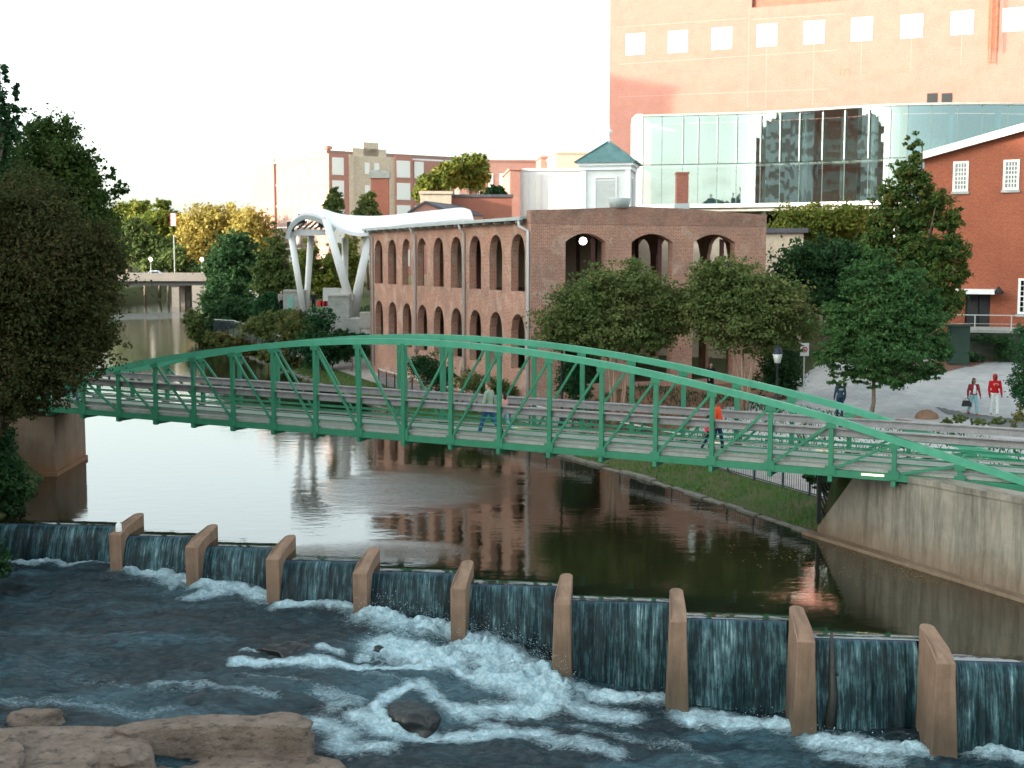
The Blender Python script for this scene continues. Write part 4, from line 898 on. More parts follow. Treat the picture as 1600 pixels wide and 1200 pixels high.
dd = MB().obox(G(dr_[0]+.05, .12, dr_[2]), MU*(dr_[1]-dr_[0]-.1), MN*.06, Vector((0, 0, dr_[3]-dr_[2]-.05))).build('door', M['dark'], ml)
MB().obox(G(dr_[0]+.72, .09, dr_[2]), MU*.06, MN*.03, Vector((0, 0, dr_[3]-dr_[2]-.1))).build('door_stile', M['gapdark'], dd)
MB().obox(G(mu(1496), -1.0, mz(1525, 459)), MU*(mu(1556)-mu(1496)), MN*1.0, Vector((0, 0, .28))).build('door_canopy', M['white'], ml)
l0_ = G(mu(1561), -.02, mz(1561, 452)); wl = MB().bar(l0_, l0_-MN*.5, .05, .05).lathe(l0_-MN*.55+Vector((0, 0, -.25)), [(.3, 0), (.28, .12), (.12, .3), (.05, .42)], 12).build('wall_lamp', M['dark'], ml, True)
# terrace wall, railing, box, hedge in front of the mill
tp = lambda px, py, Y: at(px, py, Y)
tw = thing('terrace_wall', 'dark overgrown terrace wall below the mill door, recess shade put into its colour', 'wall', (24.5, 71, 2.6))
q0, q1 = at(1490, 520, 71.5), at(1700, 520, 69.5); TU = Vector((q1.x-q0.x, q1.y-q0.y, 0)).normalized(); TN = Vector((-TU.y, TU.x, 0)); TO = Vector((q0.x, q0.y, 0)); TL = 9
zt2 = at(1540, 520, 71).z
M['darkwall'] = varied('shade_dark_stone', (0.025, 0.035, 0.025), (0.07, 0.075, 0.055), 1.5, 0.95)  # no recess modelled; its shade is put into the dark wall colour
MB().obox(TO+Vector((0, 0, 1.5)), TU*TL, TN*.5, Vector((0, 0, zt2-1.5))).build('wall_face', M['darkwall'], tw)
MB().obox(TO-TN*.1+Vector((0, 0, zt2+.003)), TU*TL, TN*3.9, Vector((0, 0, .15))).build('terrace_slab', M['stone'], tw)
rl_ = thing('terrace_railing', 'thin metal railing along the terrace in front of the mill door', 'railing', tuple(TO+TU*.2)[:2]+(zt2+.15,))
mb = MB()
for k in range(6): MB().bar(TO+TU*(-.8+k*1.9)+Vector((0, 0, zt2+.1)), TO+TU*(-.8+k*1.9)+Vector((0, 0, zt2+1.0)), .05, .05).build('post', M['pipe'], rl_)
MB().bar(TO-TU*1.2+Vector((0, 0, zt2+.98)), TO+TU*TL+Vector((0, 0, zt2+.98)), .05, .05).bar(TO-TU*1.2+Vector((0, 0, zt2+.5)), TO+TU*TL+Vector((0, 0, zt2+.5)), .025, .025).build('rails', M['pipe'], rl_)
ub0 = at(1496, 566, 69.5)
ub = thing('utility_cabinet', 'tall dark green utility cabinet at the back of the plaza below the mill door', 'cabinet', (ub0.x, ub0.y, gz(ub0.x, ub0.y)))
M['cabgreen'] = paint('dark_green_cabinet_paint', (0.02, 0.05, 0.035, 1), .5, .3)
zc = gz(ub0.x, ub0.y); MB().box((ub0.x, ub0.y, zc+1.05), (1.05, .9, 2.1), R(-8)).build('cabinet_body', M['cabgreen'], ub, bevel=.02)
MB().box((ub0.x, ub0.y, zc+2.14), (1.2, 1.05, .08), R(-8)).build('cabinet_lid', M['cabgreen'], ub)
for sgn_ in (-.26, .26): MB().box((ub0.x+sgn_-.06, ub0.y-.465, zc+1.0), (.46, .03, 1.8), R(-8)).build('cabinet_door', M['cabgreen'], ub)
# ================================================================== GLASS HALL
GP = [at(1004, 300, 133.90), at(1090, 300, 132.60), at(1180, 300, 131.04), at(1270, 300, 128.44), at(1350, 300, 125.71), at(1409, 300, 124.28), at(1500, 300, 123.50), at(1600, 300, 123.76), at(1760, 300, 125.32)]
GP = [Vector((p.x, p.y, 0)) for p in GP]
def curve(pts, n):
    out = []
    for i in range(len(pts)-1):
        p0, p1, p2, p3 = pts[max(i-1, 0)], pts[i], pts[i+1], pts[min(i+2, len(pts)-1)]
        for k in range(n):
            t = k/n; out.append(0.5*((2*p1)+(p2-p0)*t+(2*p0-5*p1+4*p2-p3)*t*t+(3*p1-3*p2+p3-p0)*t**3))
    return out+[pts[-1]]
GC = curve(GP, 12)
def gcut(px):   # index on curve nearest a picture column
    return min(range(len(GC)), key=lambda i: abs(800+F*GC[i].x/GC[i].y-px))
M['mull'] = paint('teal_grey_mullion', (0.16, 0.22, 0.21, 1), .5, .2)
GB, GT = at(1004, 322, 133.9).z, at(1004, 181, 133.9).z; GM = at(1100, 255, 131.3).z
hall = thing('glass_hall', 'curved glass-walled concert hall front with pale fins, below the orange brick tower', 'building', (GC[0].x, GC[0].y, 4))
cuts = [gcut(x) for x in (1004, 1031, 1060, 1090, 1120, 1150, 1181, 1212, 1246, 1280, 1314, 1350, 1380, 1409)]
for z0_, z1_, nm in ((GB+.15, GM-.04, 'lower_glass'), (GM+.04, GT-.1, 'upper_glass')):
    for a, b in zip(cuts[:-1], cuts[1:]):
        mb = MB()
        for i in range(a, b): mb.poly([GC[i]+Vector((0, 0, z0_)), GC[i+1]+Vector((0, 0, z0_)), GC[i+1]+Vector((0, 0, z1_)), GC[i]+Vector((0, 0, z1_))])
        mb.build(nm, M['curtain'], hall)
cuts2 = [gcut(x) for x in (1409, 1447, 1485, 1524, 1562, 1600, 1640, 1680, 1755)]
for a, b in zip(cuts2[:-1], cuts2[1:]):
    mb = MB()
    for i in range(a, b): mb.poly([GC[i]+Vector((0, 0, GB+.15)), GC[i+1]+Vector((0, 0, GB+.15)), GC[i+1]+Vector((0, 0, GT-.1)), GC[i]+Vector((0, 0, GT-.1))])
    mb.build('pale_glass', M['curtain_pale'], hall)
for i in cuts+cuts2[1:]:
    MB().bar(GC[i]+Vector((0, .05, GB+.1)), GC[i]+Vector((0, .05, GT-.1)), .07, .12).build('mullion', M['mull'], hall)
M['fin'] = glassmat('frosted_fin_glass', (0.75, 0.9, 0.88, 1), 0.35, 0.35)
for i in cuts[2:-1]:
    t_ = (GC[i+1]-GC[i]).normalized(); n_ = Vector((t_.y, -t_.x, 0))
    MB().bar(GC[i]+n_*.2+Vector((0, 0, GM+.05)), GC[i]+n_*.2+Vector((0, 0, GT-.3)), .05, .34, up=(0, 1, 0)).build('glass_fin', M['steel'], hall)
def band(mat, name, z0_, z1_, out, inn, i0=0, i1=None):
    mb = MB(); i1 = len(GC)-1 if i1 is None else i1
    nr = [Vector(((GC[min(i+1, len(GC)-1)]-GC[max(i-1, 0)]).y, -(GC[min(i+1, len(GC)-1)]-GC[max(i-1, 0)]).x, 0)).normalized() for i in range(len(GC))]
    for i in range(i0, i1):
        a0, a1 = GC[i]+nr[i]*out, GC[i+1]+nr[i+1]*out; b0_, b1_ = GC[i]-nr[i]*inn, GC[i+1]-nr[i+1]*inn; Zz = lambda p, z: Vector((p.x, p.y, z))
        mb.poly([Zz(a0, z0_), Zz(a1, z0_), Zz(a1, z1_), Zz(a0, z1_)]); mb.poly([Zz(a0, z1_), Zz(a1, z1_), Zz(b1_, z1_), Zz(b0_, z1_)]); mb.poly([Zz(a1, z0_), Zz(a0, z0_), Zz(b0_, z0_), Zz(b1_, z0_)]); mb.poly([Zz(b1_, z0_), Zz(b0_, z0_), Zz(b0_, z1_), Zz(b1_, z1_)])
    mb.poly([Zz(a0, z0_), Zz(a0, z1_), Zz(b0_, z1_), Zz(b0_, z0_)]) if False else None
    return mb.build(name, mat, hall)
band(M['white'], 'bottom_band', GB-.22, GB+.15, .25, .6); band(M['slab'], 'top_band', GT-.1, GT+.10, .25, 7); band(M['slab'], 'upper_floor', GM-.35, GM-.05, -.5, 7); band(M['slab'], 'lower_floor', GB-.6, GB-.22, -.2, 8)
MB().obox(Vector((GC[0].x-.75, GC[0].y-.3, GB-.4)), (.7, 0, 0), (0, 5, 0), (0, 0, GT-GB+.56)).build('end_frame', M['white'], hall)
MB().bar(GC[0]+Vector((-.45, 4, 3)), GC[0]+Vector((-.45, 4, GT)), .3, 6).build('return_wall', M['offwhite'], hall)
M['hallwall'] = varied('hall_interior_wall', (0.40, 0.38, 0.33), (0.5, 0.48, 0.42), .5, .9)
band(M['hallwall'], 'inner_wall', GB-.2, GT-.15, -7, 7.4)
for i in [gcut(x) for x in (1060, 1120, 1181, 1246, 1300, 1350, 1400, 1485, 1560)]:
    t_ = (GC[i+1]-GC[i]).normalized(); n_ = Vector((t_.y, -t_.x, 0)); b_ = GC[i]-n_*2.0
    MB().tube([b_+Vector((0, 0, gz(b_.x, b_.y)-.5)), b_+Vector((0, 0, GT-.2))], .28, 10).build('column', M['offwhite'], hall, True)
mb = MB()
for i in range(0, len(GC)-1, 3):
    t_ = (GC[i+1]-GC[i]).normalized(); n_ = Vector((t_.y, -t_.x, 0)); b_ = GC[i]-n_*5
    mb.bar(b_+Vector((0, 0, 1)), GC[min(i+3, len(GC)-1)]-n_*5+Vector((0, 0, 1)), .3, 22.3)
hall_low = MB().obox(GC[0]+Vector((-.4, 7, 1)), GC[-1]-GC[0], Vector((0, .4, 0)), Vector((0, 0, GB-1.6))).build('recess_dark_wall', M['gapdark'], hall)  # near-black colour puts in the shade of the recess under the glass
# ================================================================== ORANGE TOWER
ta, tb = at(951, 300, 154.70), at(1700, 300, 133.77); TW0 = Vector((ta.x, ta.y, 0)); TWU = Vector((tb.x-ta.x, tb.y-ta.y, 0)).normalized(); TWN = Vector((-TWU.y, TWU.x, 0)); TWL = 68
def tu(px): r = (px-800)/F; return (r*TW0.y-TW0.x)/(TWU.x-r*TWU.y)
def tzz(px, py, off=0): u = tu(px); return at(px, py, TW0.y+TWU.y*u+TWN.y*off).z
TW = lambda u, t, z: TW0+TWU*u+TWN*t+Vector((0, 0, z))
tower = thing('brick_tower', 'huge orange brick fly tower with a row of small square windows', 'building', tuple(TW(10, 5, 3)))
ZT = tzz(1000, 3)+7
ru0, ru1 = tu(1166), tu(1405); zrec = tzz(1200, 9.5)
mb = MB(); mb.obox(TW(0, 0.4, 1), TWU*TWL, TWN*26, Vector((0, 0, ZT-1.01)))
mb.obox(TW(0, 0, 1), TWU*TWL, TWN*.4, Vector((0, 0, zrec-1)))
mb.obox(TW(0, 0, zrec), TWU*ru0, TWN*.4, Vector((0, 0, ZT-zrec))); mb.obox(TW(ru1, 0, zrec), TWU*(TWL-ru1), TWN*.4, Vector((0, 0, ZT-zrec)))
mb.build('wall', M['tower'], tower)
MB().obox(TW(ru0, .38, zrec+.02), TWU*(ru1-ru0), TWN*.02, Vector((0, 0, ZT-zrec-.1))).build('recess_shade_panel', M['redbrick'], tower)  # darker brick puts the shade of the recess into the colour
wc = [(989, 69, 29, 33), (1054, 65, 30, 34), (1121, 60, 31, 34), (1190, 55, 31, 35), (1262, 50.5, 32, 36), (1335, 45.5, 33, 37), (1411, 41, 34, 37), (1488, 35.5, 35, 37), (1567.5, 30.5, 36, 37)]
for x, y, w_, h_ in wc:
    u0, u1, z0_, z1_ = tu(x-w_/2), tu(x+w_/2), tzz(x, y+h_/2), tzz(x, y-h_/2)
    f = MB().obox(TW(u0, -.04, z0_), TWU*(u1-u0), TWN*.05, Vector((0, 0, z1_-z0_))).build('window', M['palepane'], tower)
M['jointpale'] = N('pale_mortar_joint', .9).base((0.47, 0.24, 0.20)).m
for (pa, pb) in (((960, 43), (1158, 29)), ((962, 101), (1298, 79)), ((962, 152), (1300, 139)), ((1166, 31), (1310, 22)), ((1300, 79), (1300, 79.1))):
    u0, u1 = tu(pa[0]), tu(pb[0])
    if u1-u0 > .3: MB().prism([TW(u0, -.012, tzz(*pa)), TW(u1, -.012, tzz(*pb)), TW(u1, .02, tzz(*pb)), TW(u0, .02, tzz(*pa))], [TW(u0, -.012, tzz(*pa)+.07), TW(u1, -.012, tzz(*pb)+.07), TW(u1, .02, tzz(*pb)+.07), TW(u0, .02, tzz(*pa)+.07)]).build('string_course', M['jointpale'], tower)
for x, y0_, y1_ in ((1162, 10, 168), (1190, 73, 168), (1262, 69, 165), (1335, 64, 118), (1411, 60, 112), (1488, 55, 103)):
    MB().obox(TW(tu(x)-.03, -.012, tzz(x, y1_)), TWU*.06, TWN*.03, Vector((0, 0, tzz(x, y0_)-tzz(x, y1_)))).build('movement_joint', M['jointpale'], tower)
# ladder cage
ua = tu(1534); lad = thing('caged_ladder', 'rusty red caged access ladder on the tower wall', 'ladder', tuple(TW(ua, -.3, 20)))
M['rust'] = paint('rusty_red_paint', (0.42, 0.13, 0.05, 1), .7, .3)
zl0, zl1 = tzz(1534, 100, -.4), tzz(1534, 70)+9; mb = MB()
for du in (-.28, .28): mb.bar(TW(ua+du, -.25, zl0), TW(ua+du, -.25, zl1), .06, .06)
mb.build('stringers', M['rust'], lad); mb = MB(); k = zl0+.3
while k < zl1: mb.bar(TW(ua-.28, -.25, k), TW(ua+.28, -.25, k), .04, .04); k += .32
mb.build('rungs', M['rust'], lad); mb = MB(); k = tzz(1534, 78)
while k < zl1:
    pts_ = [TW(ua+.15+.5*math.cos(t), -.45-.45*math.sin(t), k) for t in [math.pi*j/6 for j in range(7)]]; mb.tube(pts_, .028, 5); k += 1.1
for j in range(5): t = math.pi*j/4; mb.bar(TW(ua+.15+.5*math.cos(t), -.45-.45*math.sin(t), tzz(1534, 78)), TW(ua+.15+.5*math.cos(t), -.45-.45*math.sin(t), zl1), .045, .045)
mb.build('cage', M['rust'], lad)
# lower brick block in front of the tower
lbk = thing('lower_brick_block', 'lower orange brick block with two small dark windows, just above the pale glass', 'building', tuple(TW(tu(1400), -2, 16)))
off = -3.0
def tu2(px, o_): r = (px-800)/F; b = TW0+TWN*o_; return (r*b.y-b.x)/(TWU.x-r*TWU.y)
def tz2(px, py, o_): u = tu2(px, o_); return at(px, py, (TW0+TWN*o_+TWU*u).y).z
uA, uB, uC = tu2(1284, off), tu2(1484, off), tu2(1588, off)
MB().obox(TW(uA, off, 17), TWU*(uB-uA), TWN*(-off-.01), Vector((0, 0, tz2(1400, 113, off)-17))).build('wall', M['tower'], lbk)
MB().obox(TW(uB, off-.4, 17), TWU*(uC-uB), TWN*(-off+.39), Vector((0, 0, tz2(1540, 101, off)-17))).build('taller_wall', M['tower'], lbk)
for x in (1445.5, 1468): MB().obox(TW(tu2(x-8, off), off-.06, tz2(x, 160, off)), TWU*(tu2(x+8, off)-tu2(x-8, off)), TWN*.05, Vector((0, 0, .95))).build('window', M['pane'] if False else M['dark'], lbk)
mb = MB(); uu = tu2(1310, off)
for d_ in (-.5, 0, .5): mb.bar(TW(uu+d_, off+.3, tz2(1310, 121, off)-.3), TW(uu+d_, off+.3, tz2(1310, 108, off)), .05, .05)
mb.bar(TW(uu-.5, off+.3, tz2(1310, 108, off)), TW(uu+.5, off+.3, tz2(1310, 108, off)), .05, .05)
tag(mb.build('roof_hatch_rail', M['rust'], None), 'small rusty red guard rail on top of the lower brick block', 'guard rail')
# ================================================================== STAGE CANOPY
st = thing('stage_canopy', 'white curved outdoor stage roof on slanting white columns behind the pavilion', 'stage', tuple(at(520, 480, 108)))
def prof(pts, n=6):
    P_ = [Vector(p) for p in pts]; return curve(P_, n)
fr_ = prof([at(x, y, Y) for x, y, Y in [(449, 366, 100), (455, 347, 100), (474, 333, 100), (498, 337, 100), (520, 350, 100), (545, 361, 100), (575, 363, 100), (620, 352, 102), (680, 346, 104), (725, 342, 105), (740, 343, 105)]])
bk_ = prof([at(x, y, Y) for x, y, Y in [(468, 350, 114), (474, 337, 114), (488, 331, 114), (510, 334, 114), (530, 337, 114), (560, 338, 114), (600, 338, 114), (650, 336, 114), (690, 331, 114), (716, 328, 114), (730, 332, 114)]])
mb = MB(); nn = 8; th_ = Vector((0, 0, .28)); rows = [[a.lerp(b, k/nn)+Vector((0, 0, .5*math.sin(math.pi*k/nn))) for k in range(nn+1)] for a, b in zip(fr_, bk_)]
for i in range(len(rows)-1):
    for k in range(nn):
        q = [rows[i][k], rows[i+1][k], rows[i+1][k+1], rows[i][k+1]]; mb.poly(q); mb.poly([p-th_ for p in q[::-1]])
    for k in (0, nn): q = [rows[i][k], rows[i][k]-th_, rows[i+1][k]-th_, rows[i+1][k]]; mb.poly(q if k == 0 else q[::-1])
mb.build('canopy_skin', M['fabric'], st, True)
mb = MB()
for i in range(0, 25): mb.bar(fr_[i]-Vector((0, -.02, .35)), fr_[i+1]-Vector((0, -.02, .35)), .12, .34)
mb.build('front_rim', M['steel'], st)
MB().bar(at(449, 364, 101), at(508, 363, 101), .3, .45).build('cross_beam', M['white'], st)
for (x0, y0, x1, y1, r0, r1, Y) in [(455, 366, 474, 488, .27, .22, 101), (486, 368, 478, 488, .27, .22, 104), (509, 342, 547, 470, .30, .34, 100), (539, 372, 539, 462, .28, .28, 110), (577, 362, 551, 498, .26, .42, 101), (549, 468, 553, 500, .34, .42, 101)]:
    MB().tube([at(x0, y0, Y), at(x1, y1, Y)], [r0, r1], 10).build('column', M['white'], st, True)
mb = MB()
for k in range(6):
    x = 456+k*9; MB_ = mb.bar(at(x, 358, 101), at(x+14, 346, 113), .12, .12)
mb.build('roof_truss', M['steel'], st)
for x, y in ((454, 354), (471, 342), (503, 348)):
    p = at(x, y, 100.5); tag(MB().box(p, (.55, .5, .75), .2).box(p+Vector((0, -.26, 0)), (.42, .02, .6), .2).build('loudspeaker', M['dark']), {454: 'black loudspeaker hanging at the left end of the stage arch', 471: 'black loudspeaker hanging under the crown of the stage arch', 503: 'black loudspeaker hanging beside the steep slanting stage column'}[x], 'loudspeaker')
def wallbox(name, label, cat, x0, x1, yt, yb, Y, dep, mat, child='wall', rot=0.0):
    a, b = at(x0, yb, Y), at(x1, yb, Y); zt = at((x0+x1)/2, yt, Y).z
    t = thing(name, label, cat, (a.x, a.y, a.z)); U = Vector((math.cos(rot), math.sin(rot), 0)); V = Vector((-U.y, U.x, 0))
    MB().obox(a, U*((b.x-a.x)/math.cos(rot)), V*dep, Vector((0, 0, zt-a.z))).build(child, mat, t); return t, a, U, V, (b.x-a.x), zt
t, a, U, V, w_, zt = wallbox('stone_wall', 'grey stone stage wall left of the paired white columns', 'wall', 443, 476, 456, 500, 103, 1.2, M['stone'])
MB().obox(a-V*.08+Vector((0, 0, zt-a.z)), U*w_, V*1.4, Vector((0, 0, .15))).build('coping', M['slab'], t)
M['teal'] = paint('teal_door_paint', (0.20, 0.42, 0.36, 1), .6, .2)
MB().obox(a+U*.35-V*.04+Vector((0, 0, .7)), U*.45, V*.05, Vector((0, 0, 1.2))).build('teal_panel', M['teal'], t)
t, a, U, V, w_, zt = wallbox('stone_wall', 'tall grey stone wall right of the stage, under the thick slanting column', 'wall', 513, 546, 463, 535, 98, 3, M['stone'])
MB().obox(a-V*.08+Vector((0, 0, zt-a.z)), U*w_, V*3.2, Vector((0, 0, .15))).build('coping', M['slab'], t)
t, a, U, V, w_, zt = wallbox('stone_wall', 'lower grey stone wall beside the steps by the pavilion corner', 'wall', 546, 563, 498, 540, 96, 3, M['stone'])
t, a, U, V, w_, zt = wallbox('stone_wall', 'long low stone wall at the front edge of the stage', 'wall', 476, 513, 488, 520, 101, 2, M['stone'])
t, a, U, V, w_, zt = wallbox('equipment_screen', 'pale grey equipment screen standing behind the stage', 'screen', 505, 541, 450, 490, 112, .3, M['offwhite'], 'panel')
t, a, U, V, w_, zt = wallbox('service_wall', 'low grey service wall between the stage and the pavilion', 'wall', 562, 582, 488, 512, 95, 1, M['slab'], 'panel')
stp = thing('stone_steps', 'grey stone steps climbing beside the far corner of the pavilion', 'steps', tuple(at(570, 540, 93)))
for k in range(8): a = at(564, 541-k*4.2, 93+k*.35); MB().obox(a, Vector((.85, 0, 0)), Vector((0, .6, 0)), Vector((0, 0, .18))).build('tread', M['slab'], stp)
M['red'] = paint('red_plastic', (0.55, 0.02, 0.03, 1), .5, .1); M['dred'] = paint('dark_red_plastic', (0.22, 0.02, 0.03, 1), .5, .1)
for x, m_, nm in ((500.5, 'red', 'bright red'), (506, 'red', 'middle red'), (511.5, 'dred', 'dark red')):
    p = at(x, 486.5, 100); t = thing('folding_chair', nm+' chair at the edge of the stage wall', 'chair', tuple(p), 'red chairs on the stage')
    z = Vector((0, 0, 1)); MB().box(p+Vector((0, 0, .42)), (.42, .4, .05)).build('seat', M[m_], t, bevel=.01); MB().box(p+Vector((0, -.2, .62)), (.42, .04, .38)).build('backrest', M[m_], t, bevel=.01)
    for sx in (-.18, .18):
        for sy in (-.17, .17): MB().box(p+Vector((sx, sy, .2)), (.03, .03, .42)).build('leg', M['pipe'], t)
# terraces with seats far behind
ter = thing('seating_terrace', 'pale stepped seating terrace far behind the shrubs, left of the stage', 'terrace', tuple(at(400, 475, 150)))
for k in range(4): a = at(366, 478-k*7, 145+k*5); MB().obox(a-Vector((0, 0, 1.2)), Vector((6.5, 0, 0)), Vector((0, 5, 0)), Vector((0, 0, 1.4))).build('terrace_step', M['slab'], ter)
# ================================================================== FAR BUILDINGS
def winrow(par, O_, U_, N_, specs, mat='palepane', fr='white'):
    for (u, z, w_, h_) in specs:
        f = MB().obox(O_+U_*(u-.12)-N_*.06+Vector((0, 0, z-.12)), U_*(w_+.24), N_*.08, Vector((0, 0, h_+.24))).build('window', M[fr], par)
        MB().obox(O_+U_*u-N_*.09+Vector((0, 0, z)), U_*w_, N_*.05, Vector((0, 0, h_))).build('pane', M[mat], f)
ap = thing('apartment_block', 'tall rosy and cream apartment block far behind the stage', 'building', tuple(at(515, 430, 250)))
C = at(515, 430, 250); C.z = 4; LU = Vector((-.57, .82, 0)); FU = Vector((.82, .57, 0)); topz = at(515, 238, 250).z
M['salmon'] = brick('salmon_red_brick', (0.46, 0.19, 0.14, 1), (0.40, 0.16, 0.12, 1), (.45, .3, .25, 1), (.35, .14, .1, 1), .3)  # salmon red is the brick's own colour
M['rosylight'] = varied('pale_rosy_brick', (0.27, 0.165, 0.14), (0.32, 0.205, 0.175), 0.3, 0.9, bump=0, c3=(0.23, 0.13, 0.11))
MB().obox(C, LU*24, FU*31, Vector((0, 0, topz-4-.7))).build('wall', M['rosylight'], ap)
MB().obox(C-FU*.3-LU*.3+Vector((0, 0, topz-4.7)), LU*24.5, FU*31.6, Vector((0, 0, .35))).build('cornice', M['white'], ap)
MB().obox(C-FU*.25+Vector((0, 0, topz-4.34)), LU*24, FU*31.2, Vector((0, 0, .75))).build('parapet', M['rosylight'], ap)
def fb(px0, px1, ytop, prot, mat, nm, ybot=None):
    s = lambda px: ((px-800)/F*C.y-C.x)/(FU.x-(px-800)/F*FU.y)
    u0, u1 = s(px0), s(px1); y_ = (C+FU*u0).y; z1_ = at(px0, ytop, y_).z; z0_ = 4 if ybot is None else at(px0, ybot, y_).z
    return MB().obox(C+FU*u0-LU*prot+Vector((0, 0, z0_-4)), FU*(u1-u0), LU*(prot-.01), Vector((0, 0, z1_-z0_))).build(nm, mat, ap), u0, u1
fb(514, 545, 240, .8, M['salmon'], 'corner_tower'); fb(545, 552, 242, 1.0, M['cream'], 'cream_strip'); fb(552, 617, 243, .5, M['cream'], 'cream_bay'); fb(617, 643, 243, .9, M['salmon'], 'brick_bay'); fb(643, 690, 250, .4, M['salmon'], 'brick_wing')
fb(554, 606, 231, -3, M['cream'], 'roof_house', 244); fb(571, 594, 222, -1, M['cream'], 'stair_tower', 244)
sf = lambda px: ((px-800)/F*C.y-C.x)/(FU.x-(px-800)/F*FU.y)
sp_ = []
for r in range(5):
    z = topz-4-4.2-r*4.4
    for x0, x1, pr in ((520, 536, .85), (619, 638, .95), (648, 661, .45)): winrow(ap, C+FU*0-LU*pr, FU, LU, [(sf(x0), z, sf(x1)-sf(x0), 3.1)], 'palepane')
    for x0, x1 in ((571, 577), (586, 592)): winrow(ap, C-LU*.55, FU, LU, [(sf(x0), z+.4, sf(x1)-sf(x0), 2)], 'palepane')
M['shadewin'] = N('dusky_window_glass', .2, .6).base((0.30, 0.22, 0.19)).m
for r in range(5):
    for k in range(6):
        u = 1.6+k*3.75; f = MB().obox(C+LU*u-FU*.05+Vector((0, 0, topz-4-4.4-r*4.4)), LU*1.7, FU*.06, Vector((0, 0, 2.3))).build('window', M['shadewin'] if (r*5+k*3) % 4 else M['palepane'], ap)
for r in range(1, 6): MB().obox(C-FU*.06+Vector((0, 0, topz-4-r*4.4-.9)), LU*24, FU*.07, Vector((0, 0, .25))).build('string_course', M['white'], ap)
p_ = C+LU*24; MB().obox(p_+Vector((0, 0, 0)), LU*2.6, FU*6, Vector((0, 0, topz-4+.2))).obox(p_+LU*.0-FU*.5, LU*2.2, FU*.5, Vector((0, 0, topz-4+.2))).build('brick_pilaster', M['salmon'], ap)
MB().obox(p_+LU*2.61, LU*9, FU*6, Vector((0, 0, topz-4-.3))).build('far_wall', M['rosylight'], ap)
MB().lathe(C+FU*1.5+LU*3+Vector((0, 0, topz-4)), [(.5, 0), (.5, .8), (.9, .9), (.9, 1.4), (.2, 1.6)], 8).build('roof_vent', M['salmon'], ap)
def simple(name, label, x0, x1, yt, Y, dep, mat, rot=R(8), roof=None, wins=None, zb_=2.0):
    a, b = at(x0, 400, Y), at(x1, 400, Y); U = Vector((math.cos(rot), math.sin(rot), 0)); V = Vector((-U.y, U.x, 0)); zt = at(x0, yt, Y).z; a.z = zb_
    r = (x1-800)/F; L = (r*a.y-a.x)/(U.x-r*U.y)
    t = thing(name, label, 'building', tuple(a)); MB().obox(a, U*L, V*dep, Vector((0, 0, zt-zb_))).build('wall', mat, t)
    MB().obox(a-U*.15-V*.15+Vector((0, 0, zt-zb_)), U*(L+.3), V*(dep+.3), Vector((0, 0, .3))).build('coping', roof or mat, t)
    if wins: winrow(t, a, U, V, [(w[0]*L, zt-w[1]-zb_, w[2], w[3]) for w in wins], 'palepane' if len(wins) > 2 else 'shadewin')
    return t, a, U, V, L, zt
simple('white_office_block', 'brilliant white sunlit block between the pavilion roof and the cupola', 812, 912, 267, 160, 20, M['white'], R(4), wins=[(.06, 5.5, .5, 5), (.17, 5.5, .5, 5), (.26, 5.5, .5, 5)])
simple('red_side_wall', 'narrow tall red brick wall at the left end of the white block', 797, 812.5, 266, 159, 14, M['salmon'], R(4))
simple('salmon_block', 'plain salmon coloured block rising behind the white block', 868, 945, 240, 185, 20, M['pink'], R(3))
simple('rosy_long_block', 'long pale rosy building with narrow slit windows behind the dark red wall', 735, 858, 252, 205, 25, M['rosylight'], R(6), wins=[(.1+.14*k, 6.5, .5, 4.5) for k in range(6)])
simple('rosy_low_wing', 'low rosy wing stepping down toward the tall conifers', 718, 737, 290, 203, 12, M['rosylight'], R(6))
simple('red_corner_block', 'small red and grey corner block on top of the rosy building', 845, 864, 247, 200, 8, M['salmon'], R(6), zb_=16)
simple('dark_red_shed', 'long dark red brick building directly behind the pavilion roof', 704, 800, 308, 138, 14, M['redbrick'], R(3), M['roofdark'])
simple('pale_rooftop_box', 'pale concrete rooftop box at the left of the dark red building', 657, 706, 303, 136, 8, M['cream'], R(3))
gb = thing('gabled_house', 'small brick gable end with a slate roof peeping over the pavilion roof', 'building', tuple(at(672, 340, 128)))
a = at(640, 334, 128); b = at(704, 334, 128); pk_ = at(664, 317, 128); dp = Vector((3, 10, 0))
MB().prism([a-Vector((0, 0, 6)), b-Vector((0, 0, 6)), b-Vector((0, 0, 6))+dp, a-Vector((0, 0, 6))+dp], [a, b, b+dp, a+dp]).add([a, b, pk_, a+dp, b+dp, pk_+dp], [(0, 1, 2), (5, 4, 3)]).build('gable_wall', M['salmon'], gb)
MB().prism([a+Vector((-.2, -.2, 0)), pk_+Vector((0, -.2, 0)), pk_+dp, a+dp], [a+Vector((-.2, -.2, .2)), pk_+Vector((0, -.2, .2)), pk_+dp+Vector((0, 0, .2)), a+dp+Vector((0, 0, .2))]).prism([pk_+Vector((0, -.2, 0)), b+Vector((.2, -.2, 0)), b+dp, pk_+dp], [pk_+Vector((0, -.2, .2)), b+Vector((.2, -.2, .2)), b+dp+Vector((0, 0, .2)), pk_+dp+Vector((0, 0, .2))]).build('roof', M['roofdark'], gb)
c3 = at(594.5, 335, 148); ch2 = thing('brick_chimney', 'square orange-red brick chimney with a stepped grey cap in front of the apartments', 'chimney', (c3.x, c3.y, 6)); cz = at(594, 270, 148).z
MB().box((c3.x, c3.y, (6+cz)/2), (1.9, 1.9, cz-6)).build('shaft', M['redbrick'], ch2); MB().box((c3.x, c3.y, cz-.3), (2.25, 2.25, .7)).box((c3.x, c3.y, cz+.15), (2.05, 2.05, .2)).build('cap', M['stone'], ch2)
